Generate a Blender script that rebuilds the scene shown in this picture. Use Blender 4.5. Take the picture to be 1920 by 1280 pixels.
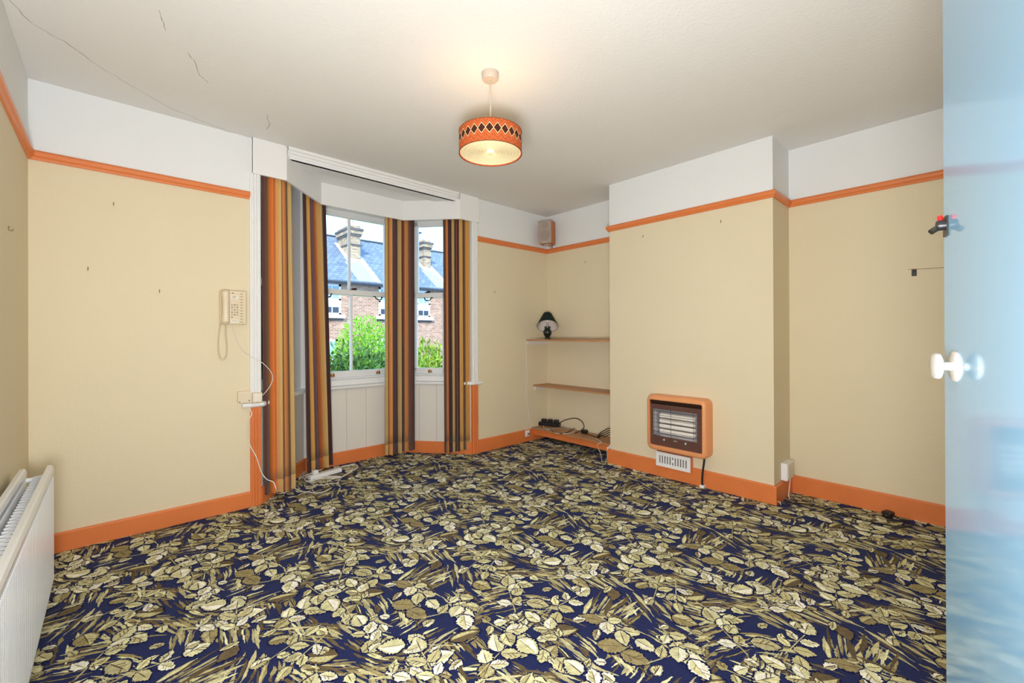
import bpy, bmesh, math, random
from mathutils import Vector, Matrix
R = math.radians
for o in list(bpy.data.objects): bpy.data.objects.remove(o)
scene = bpy.context.scene
col = scene.collection

# ------------------------------------------------------------------ camera
F_PX, CX, CY, TH, PITCH, ROLL, CAM_H = 811.96, 959.7, 627.37, 0.8250, 0.0017, -0.0040, 1.2
_F = Vector((math.cos(TH), math.sin(TH), 0)); _R = Vector((math.sin(TH), -math.cos(TH), 0)); _U = Vector((0, 0, 1))
_F, _U = _F*math.cos(PITCH) + _U*math.sin(PITCH), _U*math.cos(PITCH) - _F*math.sin(PITCH)
_R, _U = _R*math.cos(ROLL) + _U*math.sin(ROLL), _U*math.cos(ROLL) - _R*math.sin(ROLL)
CAM_O = Vector((0, 0, CAM_H))
cd = bpy.data.cameras.new('camera'); cam = bpy.data.objects.new('camera', cd); col.objects.link(cam)
m = Matrix.Identity(4)
for i in range(3):
    m[i][0], m[i][1], m[i][2], m[i][3] = _R[i], _U[i], -_F[i], CAM_O[i]
cam.matrix_world = m
cd.sensor_fit = 'HORIZONTAL'; cd.sensor_width = 36.0; cd.lens = F_PX/1920*36
cd.shift_x = -(CX-960)/1920; cd.shift_y = (CY-640)/1920
cd.clip_start = 0.02; cd.clip_end = 300
scene.camera = cam
def ray(px, py): return _F + _R*((px-CX)/F_PX) - _U*((py-CY)/F_PX)
def on(px, py, **k):
    (a, v), = k.items(); i = 'xyz'.index(a); d = ray(px, py); t = (v-CAM_O[i])/d[i]; return CAM_O + d*t
def at(px, py, depth): return CAM_O + ray(px, py)*depth

# ------------------------------------------------------------------ world, sun, large lights, exposure
w = bpy.data.worlds.new('world'); scene.world = w; w.use_nodes = True
nt = w.node_tree; bg = nt.nodes['Background']
tc = nt.nodes.new('ShaderNodeTexCoord'); sep = nt.nodes.new('ShaderNodeSeparateXYZ'); rp = nt.nodes.new('ShaderNodeValToRGB')
nt.links.new(tc.outputs['Generated'], sep.inputs[0]); nt.links.new(sep.outputs['Z'], rp.inputs[0]); nt.links.new(rp.outputs[0], bg.inputs[0])
rp.color_ramp.elements[0].position = 0.0; rp.color_ramp.elements[0].color = (.38, .67, 1.0, 1)
rp.color_ramp.elements[1].position = 0.9; rp.color_ramp.elements[1].color = (.32, .60, 1.0, 1)
bg.inputs[1].default_value = 1.7
sd = bpy.data.lights.new('sun', 'SUN'); sun = bpy.data.objects.new('sun', sd); col.objects.link(sun)
sd.energy = 2.9; sd.angle = R(.6); sd.color = (1, .95, .87)
sun.rotation_euler = Vector((.50, .62, -.66)).to_track_quat('-Z', 'Y').to_euler()
fd = bpy.data.lights.new('added_fill_light', 'AREA'); fl = bpy.data.objects.new('added_fill_light', fd); col.objects.link(fl)  # soft fill light added by the camera to brighten the room, no real fitting
fd.shape = 'RECTANGLE'; fd.size = .5; fd.size_y = .35; fd.energy = 42; fd.color = (.97, .98, 1.0)
fl.location = (-.06, .04, .92)
fl.rotation_euler = Vector((.62, .62, .40)).to_track_quat('-Z', 'Y').to_euler()
scene.view_settings.view_transform = 'Standard'; scene.view_settings.look = 'None'
scene.view_settings.gamma = 1; scene.view_settings.use_curve_mapping = False
scene.view_settings.exposure = 0.9

# ------------------------------------------------------------------ materials
MATS = {}
def S(r, g, b):
    f = lambda c: (c/255/12.92) if c/255 <= .04045 else ((c/255+.055)/1.055)**2.4
    return (f(r), f(g), f(b), 1)
def mat(name, c, rough=.5, spec=.5, var=.0, vscale=6., bump=0., bscale=80., metal=0., coat=0., emit=None, estr=0., sheen=0., trans=0.):
    if name in MATS: return MATS[name]
    M = bpy.data.materials.new(name); M.use_nodes = True; t = M.node_tree; b = t.nodes['Principled BSDF']
    b.inputs['Base Color'].default_value = c; b.inputs['Roughness'].default_value = rough
    b.inputs['Specular IOR Level'].default_value = spec; b.inputs['Metallic'].default_value = metal
    b.inputs['Coat Weight'].default_value = coat; b.inputs['Coat Roughness'].default_value = .06
    b.inputs['Sheen Weight'].default_value = sheen
    g = t.nodes.new('ShaderNodeNewGeometry')
    if emit: b.inputs['Emission Color'].default_value = emit; b.inputs['Emission Strength'].default_value = estr
    if var:
        n = t.nodes.new('ShaderNodeTexNoise'); n.inputs['Scale'].default_value = vscale; n.inputs['Detail'].default_value = 4
        r = t.nodes.new('ShaderNodeMapRange'); r.inputs[1].default_value = .25; r.inputs[2].default_value = .75
        r.inputs[3].default_value = 1-var; r.inputs[4].default_value = 1+var
        h = t.nodes.new('ShaderNodeHueSaturation'); h.inputs['Color'].default_value = c
        t.links.new(g.outputs['Position'], n.inputs['Vector']); t.links.new(n.outputs[0], r.inputs[0])
        t.links.new(r.outputs[0], h.inputs['Value']); t.links.new(h.outputs[0], b.inputs['Base Color'])
    if bump:
        n = t.nodes.new('ShaderNodeTexNoise'); n.inputs['Scale'].default_value = bscale; n.inputs['Detail'].default_value = 3
        u = t.nodes.new('ShaderNodeBump'); u.inputs['Strength'].default_value = bump; u.inputs['Distance'].default_value = .01
        t.links.new(g.outputs['Position'], n.inputs['Vector']); t.links.new(n.outputs[0], u.inputs['Height']); t.links.new(u.outputs[0], b.inputs['Normal'])
    MATS[name] = M; return M
def N(t, typ, **k):
    n = t.nodes.new('ShaderNode'+typ)
    for a, v in k.items(): setattr(n, a, v)
    return n
def math_node(t, op, a, b=None):
    n = N(t, 'Math', operation=op)
    for i, v in enumerate((a, b)):
        if v is None: continue
        if isinstance(v, (int, float)): n.inputs[i].default_value = v
        else: t.links.new(v, n.inputs[i])
    return n.outputs[0]
def mix_col(t, fac, a, b, mode='MIX'):
    n = N(t, 'MixRGB', blend_type=mode)
    for i, v in enumerate((fac, a, b)):
        if isinstance(v, (int, float)): n.inputs[i].default_value = v
        elif isinstance(v, tuple): n.inputs[i].default_value = v
        else: t.links.new(v, n.inputs[i])
    return n.outputs[0]

RAIL_T, RAIL_B = 2.2194, 2.1697
def wall_material():
    M = mat('wall_paint', S(214, 194, 150), .62, .3, bump=.10, bscale=55)
    t = M.node_tree; b = t.nodes['Principled BSDF']; g = [n for n in t.nodes if n.type == 'NEW_GEOMETRY'][0]
    sp = N(t, 'SeparateXYZ'); t.links.new(g.outputs['Position'], sp.inputs[0])
    up = math_node(t, 'GREATER_THAN', sp.outputs[2], (RAIL_T+RAIL_B)/2)
    n = N(t, 'TexNoise'); n.inputs['Scale'].default_value = 1.7; n.inputs['Detail'].default_value = 5; t.links.new(g.outputs['Position'], n.inputs['Vector'])
    cream = mix_col(t, n.outputs[0], S(226, 212, 180), S(230, 217, 187))
    c = mix_col(t, up, cream, S(234, 236, 236)); t.links.new(c, b.inputs['Base Color'])
    return M
wallM = wall_material()
white = mat('white_gloss_paint', S(238, 238, 237), .3, .5, bump=.02, bscale=30)
panelW = mat('panel_paint', S(232, 226, 218), .4, .4, var=.02, vscale=3, bump=.03, bscale=20)
ceilM = mat('ceiling_paint', S(232, 230, 227), .8, .2, var=.015, vscale=1.2, bump=.16, bscale=70)
orange = mat('orange_gloss_paint', S(226, 128, 70), .33, .5, var=.05, vscale=7, bump=.03, bscale=25)
crackM = mat('crack_grey', S(150, 146, 140), .9, .1)
def S4(h): return S(*h)

# ------------------------------------------------------------------ mesh helpers
class MB:
    def __init__(s): s.v = []; s.f = []; s.uv = None
    def add(s, vs, fs):
        b = len(s.v); s.v += [tuple(v) for v in vs]; s.f += [tuple(i+b for i in f) for f in fs]; return s
    def box(s, x0, x1, y0, y1, z0, z1, T=None):
        vs = [Vector((x, y, z)) for z in (z0, z1) for y in (y0, y1) for x in (x0, x1)]
        if T: vs = [T(v) for v in vs]
        return s.add(vs, [(0, 2, 3, 1), (4, 5, 7, 6), (0, 1, 5, 4), (2, 6, 7, 3), (0, 4, 6, 2), (1, 3, 7, 5)])
    def rbox(s, x0, x1, y0, y1, z0, z1, r=.004, T=None, seg=2):
        bm = bmesh.new(); bmesh.ops.create_cube(bm, size=1)
        for v in bm.verts: v.co = Vector(((x0+x1)/2+v.co.x*(x1-x0), (y0+y1)/2+v.co.y*(y1-y0), (z0+z1)/2+v.co.z*(z1-z0)))
        r = min(r, .49*min(x1-x0, y1-y0, z1-z0))
        bmesh.ops.bevel(bm, geom=list(bm.edges), offset=r, segments=seg, profile=.5, affect='EDGES')
        bm.verts.index_update(); vs = [v.co.copy() for v in bm.verts]; fs = [[v.index for v in f.verts] for f in bm.faces]; bm.free()
        if T: vs = [T(v) for v in vs]
        return s.add(vs, fs)
    def lathe(s, prof, c=(0, 0, 0), n=24, axis='z', T=None, cap=True):
        vs = []; fs = []
        for (r, h) in prof:
            for k in range(n):
                a = 2*math.pi*k/n; p = Vector((r*math.cos(a), r*math.sin(a), h))
                if axis == 'x': p = Vector((p.z, p.x, p.y))
                if axis == 'y': p = Vector((p.x, p.z, p.y))
                if T: p = T(p)
                vs.append(p+Vector(c))
        for i in range(len(prof)-1):
            for k in range(n):
                k2 = (k+1) % n; fs.append((i*n+k, i*n+k2, (i+1)*n+k2, (i+1)*n+k))
        if cap:
            fs.append(tuple(range(n-1, -1, -1))); fs.append(tuple((len(prof)-1)*n+k for k in range(n)))
        return s.add(vs, fs)
    def tube(s, pts, r, n=8, smooth=6):
        pts = [Vector(p) for p in pts]
        if smooth and len(pts) > 2:
            q = []
            for i in range(len(pts)-1):
                p0, p1, p2, p3 = pts[max(i-1, 0)], pts[i], pts[i+1], pts[min(i+2, len(pts)-1)]
                for k in range(smooth):
                    t = k/smooth
                    q.append(.5*((2*p1)+(p2-p0)*t+(2*p0-5*p1+4*p2-p3)*t*t+(3*p1-p0-3*p2+p3)*t**3))
            q.append(pts[-1]); pts = q
        vs = []; fs = []; up = Vector((0, 0, 1)); prev = None
        for i, p in enumerate(pts):
            d = (pts[min(i+1, len(pts)-1)]-pts[max(i-1, 0)]).normalized()
            if prev is None: prev = up if abs(d.z) < .9 else Vector((1, 0, 0))
            a = d.cross(prev)
            if a.length < 1e-4: a = d.cross(Vector((1, 0, 0)))
            a.normalize(); b2 = a.cross(d).normalized(); prev = b2
            rr = r[i*(len(r)-1)//max(1, len(pts)-1)] if isinstance(r, (list, tuple)) else r
            for k in range(n):
                t = 2*math.pi*k/n; vs.append(p+a*math.cos(t)*rr+b2*math.sin(t)*rr)
        for i in range(len(pts)-1):
            for k in range(n):
                k2 = (k+1) % n; fs.append((i*n+k, i*n+k2, (i+1)*n+k2, (i+1)*n+k))
        fs.append(tuple(range(n-1, -1, -1))); fs.append(tuple((len(pts)-1)*n+k for k in range(n)))
        return s.add(vs, fs)
    def sweep(s, path, prof, side=1):
        """profile (offset, z) swept along a plan polyline; offset to the right of travel"""
        P = [Vector(p) for p in path]; nr = []
        for i in range(len(P)-1):
            d = (P[i+1]-P[i]).normalized(); nr.append(Vector((d.y, -d.x))*side)
        vs = []; n = len(prof)
        for i, p in enumerate(P):
            a = nr[max(i-1, 0)]; b = nr[min(i, len(nr)-1)]; mm = (a+b)/(1+a.dot(b))
            for (o, z) in prof: q = p+mm*o; vs.append((q.x, q.y, z))
        fs = []
        for i in range(len(P)-1):
            for k in range(n):
                k2 = (k+1) % n; fs.append((i*n+k, i*n+k2, (i+1)*n+k2, (i+1)*n+k))
        fs.append(tuple(range(n-1, -1, -1))); fs.append(tuple((len(P)-1)*n+k for k in range(n)))
        return s.add(vs, fs)
    def prism(s, pts, z0, z1, T=None):
        n = len(pts); vs = [Vector((x, y, z0)) for x, y in pts]+[Vector((x, y, z1)) for x, y in pts]
        if T: vs = [T(v) for v in vs]
        return s.add(vs, [tuple(range(n-1, -1, -1)), tuple(range(n, 2*n))]+[(i, (i+1) % n, n+(i+1) % n, n+i) for i in range(n)])
    def build(s, name, M, parent=None, smooth=False, local=False):
        off = Vector((0, 0, 0))
        if parent and not local:
            q = parent
            while q: off += q.location; q = q.parent
        me = bpy.data.meshes.new(name); me.from_pydata([(v[0]-off.x, v[1]-off.y, v[2]-off.z) for v in s.v], [], s.f)
        bm = bmesh.new(); bm.from_mesh(me); bmesh.ops.recalc_face_normals(bm, faces=bm.faces); bm.to_mesh(me); bm.free()
        if smooth:
            me.shade_smooth() if hasattr(me, 'shade_smooth') else None
            try: me.set_sharp_from_angle(angle=R(40))
            except Exception: pass
        me.materials.append(M)
        o = bpy.data.objects.new(name, me); col.objects.link(o)
        if parent: o.parent = parent
        return o
def tag(o, label=None, cat=None, group=None, kind=None):
    if label: o['label'] = label
    if cat: o['category'] = cat
    if group: o['group'] = group
    if kind: o['kind'] = kind
    return o
def thing(name, label, cat, loc=(0, 0, 0), rot=(0, 0, 0), group=None, kind=None):
    o = bpy.data.objects.new(name, None); col.objects.link(o); o.location = loc; o.rotation_euler = rot; o.empty_display_size = .05
    return tag(o, label, cat, group, kind)
def B(*a, **k): return MB().box(*a, **k)
def RB(*a, **k): return MB().rbox(*a, **k)

# ------------------------------------------------------------------ room shell
xC, yA, xB, xBr, yL, yR, yD, ZC = -.333, 3.507, 3.814, 3.437, 2.364, .994, -.21, 2.608
BX0, BX1, BI0, BI1, BY = .776, 2.684, 1.25, 2.21, 4.08
T_ = .16
floorM = mat('carpet_ground', S(20, 26, 74), .75, .25, var=.35, vscale=160, bump=.6, bscale=220, sheen=.15)
bb = floorM.node_tree.nodes['Principled BSDF']; bb.inputs['Sheen Tint'].default_value = (.25, .4, 1, 1)
fp = [(xC, yD), (xC, yA), (BX0, yA), (BI0, BY), (BI1, BY), (BX1, yA), (xB, yA), (xB, yD)]
floor = tag(MB().prism(fp[::-1], -.12, 0).build('floor', floorM), 'navy carpet strewn with cream and olive leaves', 'carpet', kind='structure')
cm = MB().box(xC-T_, xB+T_, yD-T_, yA, ZC, ZC+.12)
ceiling = tag(cm.build('ceiling', ceilM), 'white stippled ceiling with fine cracks', 'ceiling', kind='structure')
tag(MB().prism([(BX0-.1, yA+.03), (BX1+.1, yA+.03), (BI1+.25, BY+.3), (BI0-.25, BY+.3)], 2.547, ZC-.002).build('ceiling_bay', white), 'lower white soffit over the window bay', 'ceiling', kind='structure')
def wall(name, label, *boxes):
    mb = MB()
    for b in boxes: mb.box(*b)
    return tag(mb.build(name, wallM), label, 'wall', kind='structure')
wall('wall_left', 'cream wall with white frieze behind the radiator', (xC-T_, xC, yD-T_, yA+T_, 0, ZC))
wall('wall_window', 'cream window wall with telephone, opening into the bay', (xC, BX0, yA, yA+T_, 0, ZC), (BX1, xB+T_, yA, yA+T_, 0, ZC), (BX0, BX1, yA, yA+T_, 2.53, ZC))
wall('wall_fireplace', 'cream alcove wall either side of the chimney breast', (xB, xB+T_, yD-T_, yA, 0, ZC))
wall('wall_chimney_breast', 'projecting cream chimney breast carrying the gas fire', (xBr, xB, yR, yL, 0, ZC))
DX0, DX1, DTOP = .548, 1.325, 2.0
wall('wall_rear', 'cream wall holding the blue door', (xC, DX0, yD-T_, yD, 0, ZC), (DX1, xB, yD-T_, yD, 0, ZC), (DX0, DX1, yD-T_, yD, DTOP, ZC))
# hall beyond the door
tag(B(DX0-.1, DX1+.1, yD-T_-.05, yD-T_, -.1, DTOP+.05).build('wall_hall', wallM), 'plain hall wall behind the blue door', 'wall', kind='structure')

# ceiling cracks: thin ragged hairlines, parts of the ceiling
rng = random.Random(3)
for pts in ([(18, 0), (60, 45), (120, 78), (180, 120), (240, 158), (320, 202), (400, 236), (440, 250)], [(298, 20), (306, 42), (312, 60)], [(352, 100), (366, 116), (374, 140), (396, 160)], [(500, 215), (505, 232), (500, 246)]):
    q = []
    for i in range(len(pts)-1):
        for k in range(5):
            t = k/5; q.append((pts[i][0]*(1-t)+pts[i+1][0]*t+rng.uniform(-1.2, 1.2), pts[i][1]*(1-t)+pts[i+1][1]*t+rng.uniform(-1.2, 1.2)))
    P = [on(x, y, z=ZC-.0004) for x, y in q]; MBc = MB(); vs = []
    for i, p in enumerate(P):
        d = (P[min(i+1, len(P)-1)]-P[max(i-1, 0)]).normalized(); nn = Vector((-d.y, d.x, 0))*rng.uniform(.0008, .0018)
        vs += [p+nn, p-nn]
    MBc.add(vs, [(2*i, 2*i+1, 2*i+3, 2*i+2) for i in range(len(P)-1)])
    MBc.build('ceiling_crack', crackM, ceiling)

# picture rails, skirting
def railprof(): return [(0, RAIL_B), (.010, RAIL_B), (.016, RAIL_B+.012), (.024, RAIL_B+.02), (.026, RAIL_T-.012), (.020, RAIL_T), (0, RAIL_T)]
tag(MB().sweep([(xC, yD), (xC, yA), (.718, yA)], railprof()).build('trim_1', orange), 'orange picture rail around the radiator corner', 'picture rail', kind='structure')
tag(MB().sweep([(2.752, yA), (xB, yA), (xB, yL)], railprof()).build('trim_2', orange), 'orange picture rail in the shelved alcove', 'picture rail', kind='structure')
tag(MB().sweep([(xBr+.012, yL), (xBr, yL), (xBr, yR), (xB, yR), (xB, yD)], railprof()).build('trim_3', orange), 'orange picture rail across the chimney breast', 'picture rail', kind='structure')
def skirt(h): return [(0, 0), (.02, 0), (.02, h-.008), (.014, h), (0, h)]
tag(MB().sweep([(xC, yD), (xC, yA), (.718, yA)], skirt(.108)).build('baseboard_left', orange), 'orange skirting board under the telephone wall', 'skirting board', kind='structure')
tag(MB().sweep([(2.752, yA), (xB, yA), (xB, yL)], skirt(.132)).build('baseboard_alcove', orange), 'orange skirting board in the shelved alcove', 'skirting board', kind='structure')
tag(MB().sweep([(xB, yL), (xBr, yL), (xBr, yR), (xB, yR), (xB, yD)], skirt(.132)).build('baseboard_fireplace', orange), 'orange skirting board below the gas fire', 'skirting board', kind='structure')
bayp = [(BX0, yA), (BI0, BY), (BI1, BY), (BX1, yA)]
tag(MB().sweep(bayp, skirt(.118)).build('baseboard_bay', orange), 'orange skirting board around the bay', 'skirting board', kind='structure')

# ------------------------------------------------------------------ bay
def facet(a, b):
    a = Vector(a); b = Vector(b); d = (b-a).normalized(); n = Vector((-d.y, d.x)); L = (b-a).length
    return (lambda v: Vector((a.x+d.x*v.x+n.x*v.y, a.y+d.y*v.x+n.y*v.y, v.z))), L     # (s, outward, z)
facets = [facet((BX0, yA), (BI0, BY)), facet((BI0, BY), (BI1, BY)), facet((BI1, BY), (BX1, yA))]
SILL = .735
plank_names = ('left', 'centre', 'right')
for (T, L), nm in zip(facets, plank_names):
    wb = tag(B(.0 if nm == 'left' else -.04, L if nm == 'right' else L+.04, .008, .16, 0, SILL-.03, T=T).build('wall_bay_'+nm, panelW), 'cream boarded panelling under the %s bay window' % nm, 'wall', kind='structure')
    n = max(3, round(L/.2)); ww = L/n
    for k in range(n):
        RB(k*ww+.001, (k+1)*ww-.001, 0, .0085, .10, SILL-.03, r=.0022, T=T, seg=1).build('board', panelW, wb)
sillprof = [(-.10, SILL-.03), (.016, SILL-.03), (.016, SILL-.036), (.03, SILL-.034), (.038, SILL-.026), (.040, SILL-.017), (.037, SILL-.006), (.028, SILL), (-.10, SILL)]
tag(MB().sweep([(.664, yA), (BX0, yA), (BI0, BY), (BI1, BY), (BX1, yA), (2.792, yA)], [(max(o, -.0) if False else o, z) for o, z in sillprof]).build('trim_4', white, smooth=True), 'white rounded sill running around the bay', 'window sill', kind='structure')

glassM = mat('window_glass', (1, 1, 1, 1), 0, .5)
t = glassM.node_tree; t.nodes.clear()
out = N(t, 'OutputMaterial'); tr = N(t, 'BsdfTransparent'); gl = N(t, 'BsdfGlossy'); mx = N(t, 'MixShader'); fr = N(t, 'Fresnel')
tr.inputs[0].default_value = (.97, .985, .98, 1); gl.inputs['Roughness'].default_value = .0; fr.inputs[0].default_value = 1.35
t.links.new(fr.outputs[0], mx.inputs[0]); t.links.new(tr.outputs[0], mx.inputs[1]); t.links.new(gl.outputs[0], mx.inputs[2]); t.links.new(mx.outputs[0], out.inputs[0])
blackM = mat('black_iron', S(28, 28, 32), .4, .5)
brassM = mat('worn_brass', S(176, 140, 92), .35, .5, metal=.8)
bronzeM = mat('brown_bronze', S(92, 60, 48), .4, .5, metal=.5)

def sash_window(idx, T, L, g0, g1, label, bar, lift_s, fast_s, fast_m, handles):
    """g0,g1: glass limits along the facet; lower sash inside, upper sash outside"""
    root = tag(bpy.data.objects.new('window_%d' % idx, None), label, 'window', kind='structure'); col.objects.link(root)
    root.location = T(Vector((L/2, .12, 0)))
    oi, oo = .105, .150                          # lower / upper sash inner faces
    fm = MB()
    st = .042
    for a, b in ((.0 if idx == 1 else -.03, g0-st), (g1+st, L if idx == 3 else L+.03)): fm.box(a, b, .03, .24, SILL, 2.547, T=T)
    fm.box(g0-st, g1+st, .06, .24, 2.37+.055, 2.547, T=T)
    fm.box(g0-st, g1+st, .03, .26, SILL-.03, .785, T=T)
    for a in (g0-st, g1+st-.012): fm.rbox(a, a+.012, oi-.018, oi, SILL, 2.43, r=.003, T=T)   # staff beads
    fm.rbox(g0-st, g1+st, oi-.022, oi, .785, .80, r=.003, T=T)
    fm.build('frame', white, root)
    for nm, o0, z0, zg0, zg1, z1 in (('lower_sash', oi, .80, .862, 1.602, 1.652), ('upper_sash', oo, 1.602, 1.652, 2.365, 2.425)):
        s = MB(); s.rbox(g0-st, g0, o0, o0+.04, z0, z1, r=.003, T=T); s.rbox(g1, g1+st, o0, o0+.04, z0, z1, r=.003, T=T)
        s.rbox(g0-st, g1+st, o0, o0+.04, z0, zg0, r=.004, T=T); s.rbox(g0-st, g1+st, o0, o0+.04, zg1, z1, r=.004, T=T)
        so = s.build(nm, white, root)
        cuts = [g0, (g0+g1)/2, g1] if bar else [g0, g1]
        if bar: RB((g0+g1)/2-.011, (g0+g1)/2+.011, o0+.004, o0+.036, zg0, zg1, r=.004, T=T).build('glazing_bar', white, so)
        for a, b in zip(cuts[:-1], cuts[1:]):
            B(a, b, o0+.018, o0+.022, zg0, zg1, T=T).build('pane', glassM, so)
    for s_ in lift_s:      # brass hook lift on the bottom rail
        l = MB(); l.rbox(s_-.022, s_+.022, oi-.004, oi, .812, .838, r=.0015, T=T); l.rbox(s_-.015, s_+.015, oi-.022, oi-.003, .818, .826, r=.003, T=T); l.rbox(s_-.008, s_+.008, oi-.02, oi-.012, .822, .848, r=.003, T=T)
        l.build('sash_lift', brassM, root)
    for s_ in fast_s:      # fastener lying on the meeting rail
        l = MB(); l.rbox(s_-.03, s_+.02, oi+.006, oi+.034, 1.652, 1.664, r=.003, T=T); l.rbox(s_-.012, s_+.03, oi+.012, oi+.05, 1.662, 1.676, r=.004, T=T)
        l.build('sash_fastener', fast_m, root)
    for s_ in handles:     # iron loop pulls under the meeting rail
        pts = [T(Vector((s_+dx, oi-.012-k, z))) for dx, k, z in ((-.048, -.008, 1.600), (-.036, .004, 1.598), (-.028, .012, 1.578), (-.012, .016, 1.570), (.012, .016, 1.570), (.028, .012, 1.578), (.036, .004, 1.598), (.048, -.008, 1.600))]
        MB().tube(pts, .0058, 6, 4).build('pull_handle', blackM, root)
    return root
(TL, LL), (TM, LM), (TR, LR) = facets
sash_window(1, TL, LL, .13, .50, 'narrow left sash window of the bay, between the first two curtains', False, [.3], [.31], blackM, [.31])
sash_window(2, TM, LM, .11, LM-.11, 'wide two-light sash window in the middle of the bay', True, [.29, LM-.21], [LM/2+.03], bronzeM, [.24, LM-.21])
sash_window(3, TR, LR, .125, .405, 'narrow single-light sash window right of the third curtain', False, [.27], [.245], blackM, [.255])

# casing either side of the bay: white above the sill, orange below
for k, (x0, x1) in enumerate(((.716, .782), (2.678, 2.752))):
    side = ('telephone', 'shelf alcove')[k]
    for nm, z0, z1, M_, cl in (('trim_%d' % (5+2*k), SILL, 2.36, white, 'white reeded window casing on the %s side' % side), ('trim_%d' % (6+2*k), 0, SILL-.036, orange, 'orange reeded casing below the sill on the %s side' % side)):
        mb = MB().box(x0, x1, yA-.018, yA+.02, z0, z1)
        for q in range(3):
            a = x0+.006+(x1-x0-.012)*q/3; mb.rbox(a+.002, a+(x1-x0-.012)/3-.002, yA-.026, yA-.016, z0, z1, r=.004)
        tag(mb.build(nm, M_), cl, 'casing', kind='structure')
# stepped moulding at the head of the bay
mp = [(-.02, 2.53), (.006, 2.53), (.006, 2.545), (.016, 2.550), (.016, 2.562), (.03, 2.568), (.03, 2.582), (.046, 2.588), (.046, ZC), (-.02, ZC)]
tag(MB().sweep([(.965, yA+.01), (2.515, yA+.01)], mp).build('trim_9', white), 'white stepped moulding across the head of the bay', 'moulding', kind='structure')
# pelmet
PZ = 2.353
pel = thing('pelmet', 'white boxed curtain pelmet following the bay', 'pelmet', (1.73, 3.7, PZ))
pp = [(.732, yA-.03), (.952, yA-.03), (1.346, 3.90), (2.140, 3.90), (2.526, yA-.03), (2.760, yA-.03)]
for i in range(5):
    a, b = pp[i], pp[i+1]
    top = ZC-.001 if i in (0, 4) else 2.546
    P = [Vector(pp[max(i-1, 0)]), Vector(a), Vector(b), Vector(pp[min(i+2, 5)])]
    def mit(j):
        n1 = (P[1]-P[0]); n2 = (P[2]-P[1]); n3 = P[3]-P[2]
        d1, d2 = ((n1, n2) if j == 1 else (n2, n3))
        if d1.length < 1e-6: d1 = d2
        if d2.length < 1e-6: d2 = d1
        d1 = d1.normalized(); d2 = d2.normalized(); u = Vector((-d1.y, d1.x)); v = Vector((-d2.y, d2.x)); return (u+v)/(1+u.dot(v))
    m1, m2 = mit(1), mit(2); A_, B_ = Vector(a), Vector(b)
    pts = [A_, B_, B_+m2*.018, A_+m1*.018]
    MB().prism([(p.x, p.y) for p in pts], PZ, top).build('fascia_board', white, pel)
for x0, x1 in ((.732, .745), (2.747, 2.760)): B(x0, x1, yA-.029, yA, PZ, ZC-.001).build('end_board', white, pel)
# curtain track
trk = MB().sweep([(.80, 3.52), (.925, 3.535), (1.30, 3.965), (2.186, 3.965), (2.555, 3.55), (2.66, 3.52)], [(-.006, 2.505), (.006, 2.505), (.006, 2.545), (-.006, 2.545)])
trk.build('curtain_track', white, pel)

# curtains
def fabric(name, stops):
    M = bpy.data.materials.new(name); M.use_nodes = True; t = M.node_tree; b = t.nodes['Principled BSDF']
    b.inputs['Roughness'].default_value = .85; b.inputs['Specular IOR Level'].default_value = .2; b.inputs['Sheen Weight'].default_value = .15
    u = N(t, 'UVMap'); sp = N(t, 'SeparateXYZ'); r = N(t, 'ValToRGB'); t.links.new(u.outputs[0], sp.inputs[0]); t.links.new(sp.outputs[0], r.inputs[0])
    e = r.color_ramp.elements
    e[0].position = 0; e[0].color = S(*stops[0][1]); e[1].position = 1; e[1].color = S(*stops[-1][1])
    for p, c in stops[1:-1]: x = e.new(p); x.color = S(*c)
    n = N(t, 'TexNoise'); n.inputs['Scale'].default_value = 1; mp_ = N(t, 'Mapping'); mp_.inputs['Scale'].default_value = (60, 900, 1)
    t.links.new(u.outputs[0], mp_.inputs[0]); t.links.new(mp_.outputs[0], n.inputs[0])
    c = mix_col(t, .25, r.outputs[0], n.outputs[0], 'OVERLAY'); t.links.new(c, b.inputs['Base Color'])
    MATS[name] = M; return M
BR, OB, OG, TN, KH, DK, GD, RD, PU = (104, 70, 58), (126, 94, 58), (218, 120, 54), (222, 150, 82), (206, 172, 112), (74, 48, 48), (210, 156, 82), (186, 92, 56), (112, 86, 96)
fabs = [
    [(0, BR), (.10, BR), (.15, OB), (.20, OG), (.30, OG), (.33, TN), (.42, KH), (.45, BR), (.48, OG), (.54, TN), (.60, TN), (.63, BR), (.74, (90, 56, 52)), (.77, KH), (.86, KH), (.89, BR), (.92, OG), (1, TN)],  # thin brown stop near mid-ramp is a fold's shadow put into the stripes
    [(0, DK), (.15, BR), (.2, GD), (.31, GD), (.35, BR), (.45, PU), (.58, BR), (.64, OG), (.72, GD), (.83, KH), (.9, BR), (1, DK)],
    [(0, KH), (.09, KH), (.13, BR), (.17, TN), (.26, KH), (.31, PU), (.37, DK), (.44, PU), (.47, KH), (.52, KH), (.55, PU), (.62, DK), (.66, RD), (.71, TN), (.77, TN), (.82, PU), (.9, BR), (1, DK)],
    [(0, DK), (.08, BR), (.11, TN), (.17, TN), (.2, DK), (.28, DK), (.31, KH), (.40, KH), (.43, DK), (.485, DK), (.5, OG), (.52, DK), (.58, DK), (.61, KH), (.7, GD), (.73, BR), (.82, BR), (.86, GD), (1, GD)]]
def poly_at(pts, s):
    Ls = [(Vector(b)-Vector(a)).length for a, b in zip(pts[:-1], pts[1:])]; t = s*sum(Ls)
    for i, l in enumerate(Ls):
        if t <= l or i == len(Ls)-1:
            a, b = Vector(pts[i]), Vector(pts[i+1]); d = (b-a).normalized(); return a+d*t, Vector((d.y, -d.x))
        t -= l
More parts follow.
